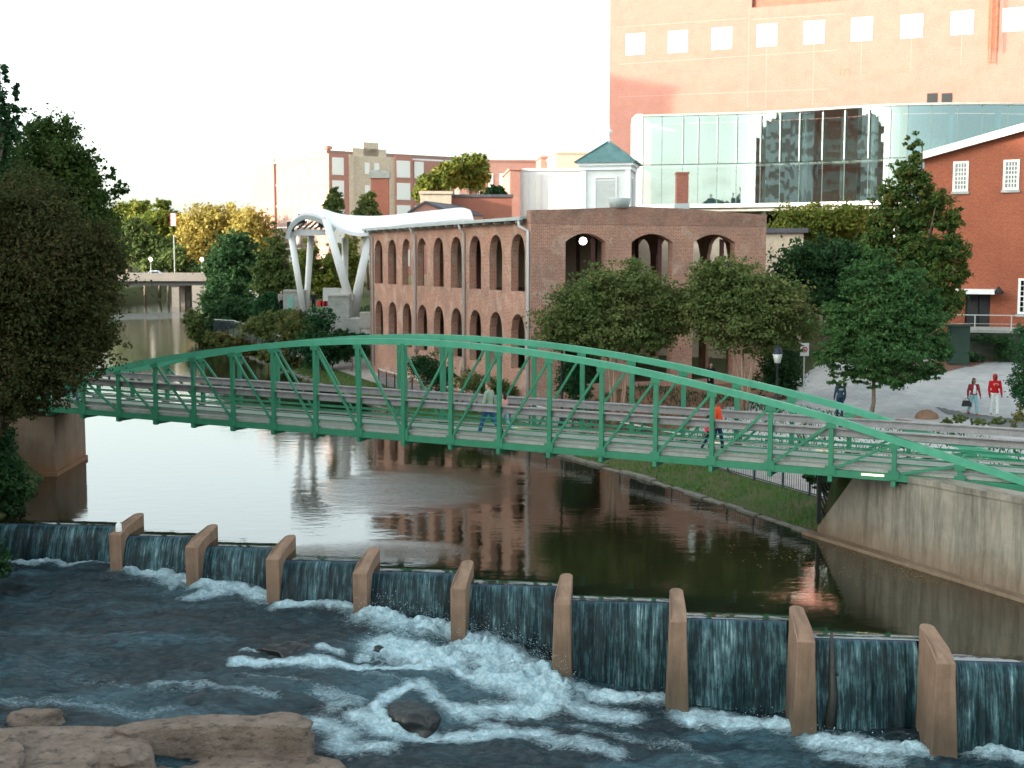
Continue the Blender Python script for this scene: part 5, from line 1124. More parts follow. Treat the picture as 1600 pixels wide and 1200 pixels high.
# ================================================================== ROAD BRIDGE
RY = 228
rb = thing('road_bridge', 'pale concrete road bridge crossing the river far upstream', 'bridge', tuple(at(250, 476, RY)))
zt, zd, zu = at(250, 428, RY).z, at(250, 437, RY).z, at(250, 446, RY).z; xa, xb = at(60, 430, RY).x, at(345, 430, RY).x
M['brconc'] = varied('shade_toned_bridge_concrete', (0.20, 0.18, 0.16), (0.26, 0.235, 0.21), .5, .9)  # concrete darkened; the shadow on the bridge is put into its colour
MB().obox((xa, RY, zd-.25), (xb-xa, 0, 0), (0, 11, 0), (0, 0, .35)).build('deck', M['brconc'], rb)
for yy in (0, 10.7): MB().obox((xa, RY+yy-.02, zd+.103), (xb-xa, 0, 0), (0, .3, 0), (0, 0, zt-zd)).build('parapet', M['brconc'], rb)
for k in range(5): MB().obox((xa, RY+.6+k*2.3, zu-.05), (xb-xa, 0, 0), (0, .5, 0), (0, 0, zd-zu-.2)).build('girder', M['dark'], rb)
for (x0, x1) in ((265, 279), (122, 136)):
    a, b = at(x0, 470, RY), at(x1, 470, RY)
    for k in range(3): MB().obox((a.x+.15, RY+1+k*4, -2), (b.x-a.x-.3, 0, 0), (0, 1.1, 0), (0, 0, zu+1.95)).build('pier', M['brconc'], rb)
a = at(301, 470, RY); MB().obox((a.x, RY-.3, -1), (10, 0, 0), (0, 11.6, 0), (0, 0, zu+1)).build('abutment', M['brconc'], rb)
def streetlamp(px, py0, py1, Y, name, label, grp):
    a = at(px, py1, Y); h = at(px, py0, Y).z-a.z; t = thing(name, label, 'street lamp', tuple(a), grp)
    MB().lathe(a, [(.16, 0), (.13, .4), (.07, .5), (.06, h-.5), (.12, h-.45)], 8).build('pole', M['pipe'], t, True)
    MB().lathe(a+Vector((0, 0, h-.45)), [(.1, 0), (.28, .12), (.34, .35), (.2, .58), (.05, .65)], 10).build('globe', M['lamp'], t, True)
streetlamp(236, 404, 431, RY+.5, 'globe_street_lamp', 'glowing globe lamp on the road bridge, above the parked car', 'globe lamps on the road bridge')
streetlamp(316, 404, 431, RY+.5, 'globe_street_lamp', 'glowing globe lamp at the right end of the road bridge', 'globe lamps on the road bridge')
cr = at(243, 434, RY+3); car = thing('parked_car', 'pale blue-white car on the road bridge beside the left globe lamp', 'car', tuple(cr)); cr.z = zd+.1
car.location = cr; M['carpaint'] = paint('pale_blue_car_paint', (0.55, 0.65, 0.72, 1), .25, .1, .6)
x, y, z = cr
mb = MB(); sec = [(-2.1, .55, .8), (-1.9, .35, .95), (-1.0, .3, 1.0), (1.0, .3, 1.0), (1.9, .35, .9), (2.1, .5, .75)]
for (x0, l0, h0), (x1, l1, h1) in zip(sec[:-1], sec[1:]): mb.prism([(x+x0, y-.85, z+l0), (x+x1, y-.85, z+l1), (x+x1, y+.85, z+l1), (x+x0, y+.85, z+l0)], [(x+x0, y-.85, z+h0), (x+x1, y-.85, z+h1), (x+x1, y+.85, z+h1), (x+x0, y+.85, z+h0)])
mb.prism([(x-1.2, y-.8, z+.99), (x+1.1, y-.8, z+.99), (x+1.1, y+.8, z+.99), (x-1.2, y+.8, z+.99)], [(x-.7, y-.62, z+1.48), (x+.5, y-.62, z+1.48), (x+.5, y+.62, z+1.48), (x-.7, y+.62, z+1.48)]); mb.build('body', M['carpaint'], car, bevel=.03)
mb = MB(); mb.prism([(x-1.05, y-.815, z+1.02), (x+.95, y-.815, z+1.02), (x+.95, y-.80, z+1.02), (x-1.05, y-.80, z+1.02)], [(x-.68, y-.70, z+1.38), (x+.5, y-.70, z+1.38), (x+.5, y-.66, z+1.38), (x-.68, y-.66, z+1.38)]); mb.build('side_window', M['dark'], car)
for sx in (-1.3, 1.3):
    for sy in (-.8, .8): MB().tube([(x+sx, y+sy-.1, z+.32), (x+sx, y+sy+.1, z+.32)], .32, 14).build('wheel', M['dark'], car)
p = at(271, 352, 240); t = thing('roadside_sign', 'tall thin white and red banner sign among the far trees', 'sign', (p.x, p.y, 5)); MB().box((p.x, p.y, 9), (.12, .12, 8)).build('pole', M['pipe'], t)
zz = at(271, 343, 240).z; MB().box((p.x, p.y-.08, zz), (.9, .08, 2.3)).build('banner', M['white'], t); MB().box((p.x-.5, p.y-.09, zz), (.14, .1, 2.4)).box((p.x+.5, p.y-.09, zz), (.14, .1, 2.4)).build('red_edges', M['red'], t)
# ================================================================== STREET FURNITURE ON THE PLAZA
def oldlamp(px, pytop, Y, label):
    a = at(px, 600, Y); g_ = gz(a.x, a.y); top = at(px, pytop, Y).z; h = top-g_; t = thing('lamp_post', label, 'lamp post', (a.x, a.y, g_), 'old-fashioned lamp posts')
    b = Vector((a.x, a.y, g_)); MB().lathe(b, [(.19, 0), (.17, .25), (.11, .4), (.085, .9), (.065, 1.0), (.055, h-1.15), (.09, h-1.12), (.07, h-1.02), (.12, h-.95), (.14, h-.90)], 12).build('pole', M['dark'], t, True)
    MB().lathe(b+Vector((0, 0, h-.90)), [(.13, 0), (.20, .30), (.23, .42)], 8).build('lantern_glass', M['offwhite'], t, True)
    MB().lathe(b+Vector((0, 0, h-.48)), [(.25, 0), (.25, .05), (.20, .12), (.19, .22), (.09, .32), (.05, .36), (.06, .42), (.02, .48)], 12).build('lantern_cap', M['navy'], t, True)
oldlamp(1214, 536, 57.5, 'dark lamp post with a pale lantern standing between the two spreading trees')
oldlamp(878, 470, 61, 'dark lamp post half hidden in the tree by the pavilion corner')
a = at(1256, 585, 62); g_ = gz(a.x, a.y); t = thing('street_sign', 'white sign with a red ring mark on a grey pole near the far walk', 'sign', (a.x, a.y, g_))
zs_ = at(1256, 546, 62).z; MB().bar((a.x, a.y, g_), (a.x, a.y, zs_+.3), .06, .06).build('pole', M['pipe'], t)
MB().box((a.x, a.y-.05, zs_), (.42, .03, .62)).build('sign_plate', M['white'], t, bevel=.005)
mb = MB(); cc = Vector((a.x, a.y-.075, zs_)); mb.tube([cc+Vector((.12*math.cos(k*math.pi/8), 0, .12*math.sin(k*math.pi/8))) for k in range(17)], .022, 5); mb.bar(cc+Vector((-.08, 0, .08)), cc+Vector((.08, 0, -.08)), .03, .03); mb.build('red_ring', M['red'], t)
rock('plaza_boulder', 'squat brown boulder on the plaza left of the asphalt walk', [], 0, 0) if False else None
def boulder(name, label, px, py, Y, w_, d_, h_, mat, seed):
    a = at(px, py, Y); g_ = gz(a.x, a.y); me = bmesh.new(); bmesh.ops.create_icosphere(me, subdivisions=3, radius=1)
    for v in me.verts:
        n_ = fbm(np.array([v.co.x*1.6+seed]), np.array([v.co.y*1.6+v.co.z*1.3+seed]), 3, seed)[0]-.45
        v.co *= 1+.5*n_; v.co.x = math.copysign(abs(v.co.x)**.8, v.co.x)*w_/2; v.co.y *= d_/2; v.co.z = max(v.co.z*h_, -.2*h_)
    m_ = bpy.data.meshes.new(name); me.to_mesh(m_); o = bpy.data.objects.new(name, m_); COL.objects.link(o); m_.materials.append(mat); o.location = (a.x, a.y, g_)
    return tag(o, label, 'boulder')
M['brownrock'] = varied('brown_boulder_stone', (0.16, 0.09, 0.06), (0.26, 0.16, 0.11), 2, .9, bump=.6)
M['redrock'] = varied('reddish_low_stone', (0.18, 0.09, 0.07), (0.28, 0.15, 0.11), 2, .9, bump=.6)
boulder('plaza_boulder', 'squat brown boulder on the plaza left of the asphalt walk', 1449, 650, 55, 1.0, .8, .42, M['brownrock'], 3)
boulder('plaza_boulder', 'flat reddish boulder near the man in dark clothes', 1338, 648, 55, 1.1, .8, .18, M['redrock'], 9)
boulder('plaza_boulder', 'low pinkish flat boulder between the slim tree trunk and the brown boulder', 1396, 656, 54, 1.6, .8, .12, M['redrock'], 14)
# ================================================================== PEOPLE
def flatm(name, c, rough=.8):
    m = N(name, rough, .2); f = m.noise(m.pos(), 9, 3); m.base(m.mix(f, tuple(x*.75 for x in c)+(1,), tuple(min(1, x*1.2) for x in c)+(1,))); return m.m
SK = [flatm('brown_skin', (.22, .11, .07), .55), flatm('light_skin', (.50, .30, .22), .55), flatm('dark_skin', (.09, .045, .03), .5)]
HAIR = flatm('dark_hair', (.02, .015, .012), .6); HAIRB = flatm('brown_hair', (.12, .07, .04), .6)
def sph(mb, c, rx, ry, rz, seg=12, T=None):
    c = Vector(c); o = len(mb.v); n = 8
    for i in range(n+1):
        ph = math.pi*i/n
        for k in range(seg):
            t = 2*math.pi*k/seg; mb.v.append(tuple(c+Vector((rx*math.sin(ph)*math.cos(t), ry*math.sin(ph)*math.sin(t), rz*math.cos(ph)))))
    for i in range(n):
        for k in range(seg): k2 = (k+1) % seg; mb.f.append((o+i*seg+k, o+(i+1)*seg+k, o+(i+1)*seg+k2, o+i*seg+k2)); mb.mi.append(0)
def cap(mb, p, q, r0, r1):
    mb.tube([p, q], [r0, r1], 10); sph(mb, p, r0, r0, r0); sph(mb, q, r1, r1, r1)
def person(label, loc, heading, H, top, legs, shoes, skin=0, hair=HAIR, stride=.35, arms=(.3, -.3), hood=None, openj=None, bag=None, bend=.25, top_len=.0, hairlong=False, group=None, logo=None):
    k = H/1.75; t = thing('person', label, 'person', tuple(loc), group); L = Vector(loc); ch_, sh_ = math.cos(heading), math.sin(heading)
    def W(p): p = Vector(p)*k; return L+Vector((p.x*ch_-p.y*sh_, p.x*sh_+p.y*ch_, p.z))       # local x = right, y = forward
    def fin(mb, name, mat, vox=.014):
        mb.v = [tuple(W(v)) for v in mb.v]; o = mb.build(name, mat, t, True); md = o.modifiers.new('skin', 'REMESH'); md.mode = 'VOXEL'; md.voxel_size = vox*k; md.use_smooth_shade = True
        sm_ = o.modifiers.new('soft', 'SMOOTH'); sm_.iterations = 3; sm_.factor = .5; return o
    J = {}
    for s, nm, a in ((-1, 'L', stride), (1, 'R', -stride)):
        hip = Vector((s*.095, 0, .92)); kn = hip+.43*Vector((0, math.sin(a+.08), -math.cos(a+.08))); b = a-(.10 if a > 0 else .35)*abs(stride)/.35 if stride else 0
        an = kn+.42*Vector((0, math.sin(b), -math.cos(b))); J[nm] = (hip, kn, an)
    low_ = min(J['L'][2].z, J['R'][2].z)-.07
    for nm in 'LR': J[nm] = tuple(p-Vector((0, 0, low_)) for p in J[nm])
    dz = Vector((0, 0, -low_)); sho = {}
    for s, nm, a in ((-1, 'L', arms[0]), (1, 'R', arms[1])):
        sh = Vector((s*.19, 0, 1.42))+dz; el = sh+.29*Vector((s*.18, math.sin(a), -math.cos(a))); wr = el+.25*Vector((s*.02, math.sin(a+bend), -math.cos(a+bend))); sho[nm] = (sh, el, wr, Vector((0, math.sin(a+bend), -math.cos(a+bend))))
    body = MB(); pel = Vector((0, 0, .95))+dz; che = Vector((0, .01, 1.28))+dz; nk = Vector((0, .0, 1.50))+dz; hd = Vector((0, .025, 1.635))+dz
    sph(body, pel, .155, .10, .13); sph(body, che, .165, .105, .2); cap(body, pel, che, .12, .13); cap(body, nk-Vector((0, 0, .06)), hd-Vector((0, .01, .05)), .055, .05)
    sph(body, hd, .078, .096, .115); sph(body, hd+Vector((0, .03, -.075)), .05, .06, .045); sph(body, hd+Vector((0, .10, -.01)), .014, .022, .026); sph(body, hd+Vector((0, .092, -.055)), .026, .012, .009)
    for s in (-1, 1): sph(body, hd+Vector((s*.08, 0, 0)), .012, .022, .032); sph(body, hd+Vector((s*.03, .088, .012)), .013, .010, .008)
    for nm in 'LR':
        h_, k_, a_ = J[nm]; cap(body, h_, k_, .082, .055); cap(body, k_, a_, .055, .038); cap(body, a_, a_+Vector((0, .13, -.035)), .035, .03)
        s_, e_, w_, dr = sho[nm]; cap(body, s_, e_, .052, .040); cap(body, e_, w_, .040, .027); sx = -1 if nm == 'L' else 1
        cap(body, w_, w_+dr*.07, .028, .032)
        for q in range(4): b0_ = w_+dr*.08+Vector((0, (q-1.5)*.017, 0)); b1_ = b0_+dr*(.038, .044, .040, .030)[q]; cap(body, b0_, b1_, .0095, .009); cap(body, b1_, b1_+(dr+Vector((-sx*.6, 0, 0)))*.026, .009, .008)
        cap(body, w_+dr*.03+Vector((0, .02, 0)), w_+dr*.075+Vector((-sx*.015, .045, 0)), .011, .009)
    fin(body, 'body', SK[skin], .009)
    tr = MB(); sph(tr, pel, .168, .118, .14); cap(tr, pel, pel+Vector((0, 0, .06)), .13, .13)
    for nm in 'LR': h_, k_, a_ = J[nm]; cap(tr, h_, k_, .10, .075); cap(tr, k_, a_+Vector((0, 0, .04)), .075, .062)
    fin(tr, 'trousers', legs)
    sw = MB(); sph(sw, che, .190, .128, .215); sph(sw, pel+Vector((0, 0, .06-top_len)), .180, .130, .14); cap(sw, pel+Vector((0, 0, .02)), che, .13, .14); cap(sw, che+Vector((-.13, 0, .12)), che+Vector((.13, 0, .12)), .08, .08)
    for nm in 'LR': s_, e_, w_, dr = sho[nm]; cap(sw, s_, e_, .068, .058); cap(sw, e_, w_-dr*.02, .058, .045)
    if hood: sph(sw, hd+Vector((0, -.03, .0)), .108, .11, .14); cap(sw, nk, hd-Vector((0, .03, .06)), .09, .09)
    tp_ = fin(sw, 'jacket' if openj else ('hoodie' if hood else 'top'), top)
    if hood: fc = MB(); sph(fc, hd+Vector((0, .055, -.01)), .066, .062, .088); fin(fc, 'face', SK[skin], .01)
    if openj: wt = MB(); sph(wt, che+Vector((0, .06, -.06)), .095, .092, .24); sph(wt, che+Vector((0, .05, -.2)), .10, .09, .12); fin(wt, 'shirt', openj)
    if logo: lg = MB(); [lg.box(W((dx, logo[1], 1.33-low_/1+dz_)), (.05*k, .015, .028*k), heading) for dx, dz_ in ((-.09, .01), (-.03, .03), (.03, .03), (.09, .01), (-.06, -.03), (0, -.02), (.06, -.03))]; lg.build('chest_print', logo[0], t)
    if not hood:
        hr = MB(); sph(hr, hd+Vector((0, -.022, .03)), .088, .098, .105)
        if hairlong: sph(hr, hd+Vector((0, -.06, -.08)), .10, .07, .15)
        ho = fin(hr, 'hair', hair, .012)
    sh2 = MB()
    for nm in 'LR': h_, k_, a_ = J[nm]; cap(sh2, a_+Vector((0, -.03, -.03)), a_+Vector((0, .15, -.045)), .045, .036)
    fin(sh2, 'shoes', shoes)
    return t, W, sho
jean = flatm('blue_denim', (.03, .10, .22)); ljean = flatm('washed_light_denim', (.22, .42, .46)); dnavy = flatm('dark_navy_cloth', (.015, .03, .07)); sage = flatm('sage_green_cloth', (.26, .33, .25)); pinkc = flatm('pink_cloth', (.62, .28, .24)); redc = flatm('bright_red_cloth', (.50, .012, .02)); plaid = flatm('maroon_plaid_cloth', (.24, .03, .04))
whitec = flatm('white_cloth', (.68, .70, .70)); orng = flatm('orange_red_cloth', (.75, .07, .02)); hotp = flatm('hot_pink_cloth', (.78, .10, .14)); teal = flatm('teal_cloth', (.03, .15, .19)); blk = flatm('black_cloth', (.015, .018, .02)); shoe_r = flatm('pink_red_shoes', (.5, .05, .07)); shoe_w = flatm('pale_shoes', (.55, .5, .48)); greycl = flatm('grey_cloth', (.3, .3, .3)); jackd = flatm('dark_blue_grey_cloth', (.03, .06, .085))
def onbridge(px, s):   # a spot on the bridge deck, s metres from the near truss
    r = (px-800)/F; b0_ = B0+BN*s; u = (r*b0_.y-b0_.x)/(BD.x-r*BD.y); p = b0_+BD*u; return Vector((p.x, p.y, zch(u/PAN)+.32))
hb = math.atan2(BD.y, BD.x)+math.pi/2     # heading that walks toward the left bank
person('man in a sage green top and blue jeans walking left across the footbridge', onbridge(764, .8), hb, 1.80, sage, jean, blk, 1, HAIRB, .36, (.2, -.25))
person('child in a pink top and light blue jeans walking beside the man on the footbridge', onbridge(788, 1.3), hb, 1.42, pinkc, ljean, shoe_w, 1, HAIR, .34, (-.2, .3), hairlong=True)
person('adult in an orange-red top behind a bridge post near the middle of the right half', onbridge(1123, 1.6), hb+math.pi, 1.55, orng, dnavy, blk, 0, HAIR, .2, (.15, -.1))
person('small child in hot pink on the footbridge next to the adult in orange-red', onbridge(1109, 1.2), hb+math.pi, 1.08, hotp, dnavy, blk, 0, HAIR, .25, (.2, -.2))
person('person with a red cap and teal clothes at the shaded left end of the footbridge', onbridge(110, 1.0), hb, 1.75, teal, teal, blk, 0, redc, .15, (.3, .3))
def onplaza(px, pyfeet):
    p = atz(px, pyfeet, 1.6)
    for _ in range(6): p = atz(px, pyfeet, gz(p.x, p.y)+.03)
    return p
p = onplaza(1312, 651); person('man in dark blue jacket with a pale back print, seen from behind on the plaza', p, R(6), 1.60, jackd, dnavy, blk, 2, HAIR, .08, (.1, -.05), logo=(whitec, -.125))
p = onplaza(1520, 648); t, W, sho = person('woman in an open maroon plaid jacket and light jeans carrying a black bag', p, R(185), 1.66, plaid, ljean, shoe_r, 0, HAIR, .26, (.25, -.2), openj=whitec, hairlong=True)
bg_ = MB(); hnd = W(tuple(sho['R'][2]+Vector((.04, 0, -.10)))); bg_.prism([hnd+Vector(v) for v in ((-.22, -.07, -.34), (.22, -.07, -.34), (.22, .07, -.34), (-.22, .07, -.34))], [hnd+Vector(v) for v in ((-.17, -.04, -.08), (.17, -.04, -.08), (.17, .04, -.08), (-.17, .04, -.08))]); bg_.tube([hnd+Vector((-.12, 0, -.1)), hnd+Vector((-.06, 0, .02)), hnd+Vector((.06, 0, .02)), hnd+Vector((.12, 0, -.1))], .012, 5)
tag(bg_.build('handbag', M['dark'], None, bevel=.01), 'black handbag held by the woman in the plaid jacket', 'bag')
p = onplaza(1553, 649); person('person in a bright red hooded sweatshirt and white trousers on the plaza', p, R(178), 1.84, redc, whitec, shoe_w, 2, HAIR, .12, (.12, .05), hood=True, logo=(M['cream'], .125))
p = onplaza(1247, 590); person('person in black standing beside the white sign', p, R(120), 1.7, blk, blk, blk, 0, HAIR, .1, (.2, .1))
for px, py, Y, lab, c_, H_ in ((490, 487, 101.5, 'performer in black and tan beside the paired stage columns', blk, 1.6), (440, 487, 104, 'person in grey left of the stone stage wall', greycl, 1.7), (1110, 600, 64.5, 'person in black under the second spreading tree', blk, 1.7)):
    p = at(px, py, Y); p.z = gz(p.x, p.y) if Y < 80 else p.z; person(lab, p, R(200), H_, c_, blk, blk, 1, HAIR, .1, (.5, .4))
# ================================================================== TREES AND SHRUBS
def leaves(blobs, n, size, clump=.28, squash=.75, up=.25, bias=.45):
    """blobs: (cx,cy,cz,rx,ry,rz); returns verts for n leaf quads gathered in clumps"""
    B = np.array(blobs, float); vol = (B[:, 3]*B[:, 4]*B[:, 5])**.75; vol /= vol.sum()
    ncl = max(6, int(n/26)); bi = rng.choice(len(B), ncl, p=vol)
    d = rng.normal(size=(ncl, 3)); d /= np.linalg.norm(d, axis=1, keepdims=True); r = rng.random(ncl)**bias
    r = r*(1+.17*rng.normal(size=ncl))
    C_ = B[bi, :3]+d*r[:, None]*B[bi, 3:]
    rc = B[bi, 3:].min(1)*clump*(.6+.8*rng.random(ncl))
    k = rng.choice(ncl, n); q = rng.normal(size=(n, 3))*np.array([1, 1, squash])*.55; P = C_[k]+q*rc[k][:, None]
    nr = rng.normal(size=(n, 3)); nr[:, 2] += up*2; nr += (P-B[bi[k], :3])/B[bi[k], 3:]*.6; nr /= np.linalg.norm(nr, axis=1, keepdims=True)
    t = np.cross(nr, rng.normal(size=(n, 3))); t /= np.linalg.norm(t, axis=1, keepdims=True); b = np.cross(nr, t)
    s = size*(.6+.8*rng.random(n))[:, None]; asp = .55
    V = np.stack([P-t*s*.5, P+b*s*asp*.5, P+t*s*.5, P-b*s*asp*.5], 1).reshape(-1, 3); return V, C_
def pxblob(x, y, Y, rx, ry, rd=None):
    p = at(x, y, Y); k = Y/F; return (p.x, p.y, p.z, rx*k, (rd if rd is not None else rx)*k, ry*k)
def tree(name, label, Y, blobs, n, size, mat, base, trunk_r=.2, bark='bark', limbs=6, clump=.28, squash=.75, group=None, cat='tree', stems=1, spread=.0, bias=.45, zbase=None, ntype='crown'):
    """blobs in picture units (x, y, rx, ry[, depth shift]); base = (px) of the trunk"""
    Bl = [pxblob(b[0], b[1], Y+(b[4] if len(b) > 4 else 0), b[2], b[3]) for b in blobs]
    a = at(base, 500, Y); zb_ = gz(a.x, a.y) if zbase is None else zbase; g = Vector((a.x, a.y, zb_))
    t = thing(name, label, cat, tuple(g), group)
    V, C_ = leaves(Bl, n, size, clump, squash, bias=bias)
    fast_mesh(ntype, V, np.arange(len(V)).reshape(-1, 4), mat, t)
    if trunk_r:
        mb = MB(); zc_ = sorted(b[2]-b[5]*.6 for b in Bl)[0]; cx = np.mean([b[0] for b in Bl]); cy = np.mean([b[1] for b in Bl]); top = max(b[2]+b[5]*.5 for b in Bl)
        for s in range(stems):
            an = 2*math.pi*s/max(1, stems)+.4; ox, oy = spread*math.cos(an), spread*math.sin(an)
            fk = Vector((g.x+ox*2.2+(cx-g.x)*.3, g.y+oy*2.2+(cy-g.y)*.3, max(zc_, zb_+.5))); bs = g+Vector((ox*.5, oy*.5, -.2)); mid = bs.lerp(fk, .5)+Vector((random.uniform(-.12, .12), random.uniform(-.1, .1), 0))
            mb.tube([bs, mid, fk], [trunk_r*1.25, trunk_r*.9, trunk_r*.8], 8)
            if stems == 1: mb.tube([fk, fk.lerp(Vector((cx, cy, top)), .55), Vector((cx, cy, top))], [trunk_r*.8, trunk_r*.45, trunk_r*.1], 7)
            idx = rng.choice(len(C_), min(limbs, len(C_)), replace=False)
            for i in idx:
                e_ = Vector(C_[i]); m_ = fk.lerp(e_, .5)+Vector((0, 0, abs(e_.z-fk.z)*.12)); mb.tube([fk, m_, e_], [trunk_r*.55, trunk_r*.3, trunk_r*.08], 6)
        mb.build('trunk' if stems == 1 else 'trunks', M[bark], t, True)
    return t
# --- big trees hanging over the left end of the bridge
tree('large_tree', 'huge dark brown-green tree overhanging the left end of the footbridge', 40.5, [(70, 420, 125, 105), (20, 520, 130, 105), (125, 475, 62, 85), (100, 560, 75, 45), (-60, 450, 120, 150), (150, 395, 42, 60), (30, 330, 90, 70), (60, 595, 75, 30), (-90, 620, 110, 50), (35, 628, 62, 24), (-25, 650, 50, 34), (178, 470, 14, 30), (185, 415, 12, 18), (160, 530, 26, 26)], 120000, .125, M['leaf_brown'], -60, .45, limbs=16, clump=.22)
tree('large_tree', 'dark green tree with a ragged top behind the huge brown-green one', 54, [(85, 250, 55, 62), (40, 300, 75, 80), (125, 290, 40, 65), (148, 345, 38, 55), (70, 205, 28, 22), (108, 200, 18, 18), (-20, 330, 80, 110), (165, 410, 28, 60), (146, 232, 8, 16), (172, 268, 8, 14), (186, 295, 14, 13), (152, 480, 30, 40)], 70000, .17, M['leaf_bigtop'], 10, .4, limbs=12, clump=.26)
tree('conifer', 'feathery dark conifer at the very left edge, taller than its neighbours', 50, [(-4, 150, 18, 50), (8, 120, 7, 17), (24, 142, 7, 24), (12, 190, 20, 30), (28, 178, 10, 20), (-15, 240, 40, 60), (-30, 330, 60, 80)], 16000, .16, M['leaf_dark'], -20, .25, limbs=8, clump=.3)
tree('bank_shrub', 'dark ivy-like shrub covering the left bank beside the weir', 42.5, [(-4, 700, 30, 42), (6, 752, 34, 36), (2, 795, 26, 24), (-60, 780, 50, 70), (28, 765, 22, 22)], 20000, .16, M['leaf_dark'], -10, .06, limbs=4, cat='shrub', ntype='foliage')
tree('bank_shrub', 'dark shrub at the left edge of the view below the weir', 36.5, [(-22, 880, 34, 35), (-28, 960, 30, 50), (-40, 1040, 30, 40)], 8000, .14, M['leaf_dark'], -40, .05, limbs=4, cat='shrub', ntype='foliage')
# --- right side
tree('spreading_tree', 'broad muted green tree in front of the pavilion end wall', 60, [(905, 490, 62, 50), (955, 448, 55, 38), (1005, 455, 50, 40), (1040, 495, 42, 45), (950, 510, 85, 42), (870, 515, 35, 35), (1060, 470, 28, 30), (985, 530, 60, 28)], 42000, .17, M['leaf_crape'], 965, .055, 'barkpale', limbs=8, stems=5, spread=.25, clump=.30, squash=.42)
tree('spreading_tree', 'second broad muted green tree, left of the lamp post', 59, [(1105, 470, 40, 55), (1160, 450, 55, 42), (1210, 480, 52, 48), (1150, 500, 70, 48), (1245, 500, 28, 42), (1120, 430, 40, 28), (1190, 530, 55, 25)], 38000, .17, M['leaf_crape'], 1165, .055, 'barkpale', limbs=8, stems=5, spread=.25, clump=.30, squash=.42)
tree('tall_tree', 'tall narrow-topped tree with some reddish leaves in front of the mill', 67, [(1427, 232, 13, 24), (1418, 268, 24, 20), (1440, 285, 20, 22), (1398, 305, 28, 22), (1450, 318, 32, 24), (1385, 345, 32, 22), (1430, 345, 30, 22), (1480, 345, 26, 20), (1372, 380, 22, 22), (1420, 390, 45, 26), (1478, 392, 34, 26), (1500, 425, 18, 22), (1440, 430, 50, 28), (1488, 462, 20, 22), (1455, 478, 40, 26), (1410, 455, 40, 28)], 46000, .20, M['leaf_turn'], 1432, .24, limbs=12, clump=.26)
tree('round_tree', 'dense fresh green tree with a slim trunk standing on the plaza', 55.5, [(1375, 470, 55, 45), (1325, 510, 42, 34), (1432, 510, 46, 34), (1380, 545, 88, 36), (1368, 408, 26, 24), (1300, 556, 26, 26), (1466, 545, 26, 24), (1380, 584, 66, 20), (1340, 440, 34, 24), (1412, 438, 34, 26), (1390, 500, 70, 30), (1312, 590, 22, 12), (1450, 580, 26, 16), (1300, 480, 18, 18), (1455, 470, 22, 20)], 52000, .16, M['leaf_mid'], 1363, .10, 'bark', limbs=10, clump=.26, squash=.42)
tree('dark_tree', 'dark rounded tree mass behind the fresh green tree', 78, [(1245, 415, 42, 35), (1290, 405, 48, 35), (1335, 410, 40, 35), (1270, 450, 55, 35), (1320, 450, 40, 40)], 24000, .24, M['leaf_dark'], 1290, .2, limbs=6)
tree('yellowing_tree', 'yellow-green tree catching sunlight under the glass hall', 91, [(1235, 355, 32, 30), (1280, 345, 40, 26), (1325, 350, 32, 30), (1215, 390, 20, 30), (1260, 385, 45, 25), (1345, 375, 22, 25)], 22000, .26, M['leaf_yel'], 1275, .2, limbs=6)
tree('edge_hedge', 'dark clipped evergreen shrub cut off by the right edge', 55, [(1606, 545, 22, 45), (1605, 600, 26, 35), (1640, 570, 30, 60)], 11000, .12, M['leaf_bush'], 1620, .06, limbs=3, cat='shrub', ntype='foliage', bias=.3)
tree('evergreen_shrub', 'dark tall evergreen shrub behind the lamp post', 63, [(1218, 560, 30, 40), (1205, 590, 28, 25), (1232, 590, 26, 25)], 9000, .14, M['leaf_dark'], 1215, .05, limbs=3, cat='shrub', ntype='foliage')
tree('evergreen_shrub', 'round dark evergreen shrub at the pavilion corner', 61.5, [(893, 590, 24, 32), (905, 610, 20, 24)], 6000, .12, M['leaf_bush'], 895, .05, limbs=3, cat='shrub', ntype='foliage')
tree('wall_ivy', 'dark creeper hanging on the terrace wall below the mill door', 70.2, [(1545, 530, 30, 8), (1520, 560, 20, 10), (1570, 545, 18, 20)], 3500, .14, M['leaf_dark'], 1545, 0, cat='creeper', ntype='foliage')
tree('small_shrub', 'small bush growing at the foot of the pavilion side wall', 72, [(672, 580, 26, 26), (655, 570, 18, 18), (690, 590, 20, 18)], 7000, .13, M['leaf_bush'], 672, .04, limbs=3, cat='shrub', ntype='foliage')
tree('small_shrub', 'second wall-foot bush near the pavilion corner', 67.5, [(735, 598, 26, 20), (765, 604, 24, 18), (790, 612, 20, 14)], 7000, .12, M['leaf_crape'], 750, .04, limbs=3, cat='shrub', ntype='foliage')
tree('overhanging_branchlet', 'dark evergreen bush beside the lattice gate under the footbridge', 41.3, [(1290, 752, 28, 13), (1268, 748, 16, 8), (1300, 770, 14, 12)], 2600, .12, M['leaf_dark'], 1296, .03, limbs=3, cat='shrub', ntype='foliage')
for i, (x, y) in enumerate(((1500, 652), (1530, 656), (1560, 655), (1592, 650), (1480, 656))):
    tree('tufty_plant', ['low tufty plant right of the brown boulder', 'low tufty plant below the woman in plaid', 'low tufty plant below the red hooded person', 'tall reedy brown plant at the right edge', 'low tufty plant touching the brown boulder'][i], 50, [(x, y+3, 12, 6 if i != 3 else 22)], 700, .10, M['leaf_warm' if i == 3 else 'leaf_crape'], x, 0, cat='plant', ntype='foliage', group='tufty plants at the plaza edge')
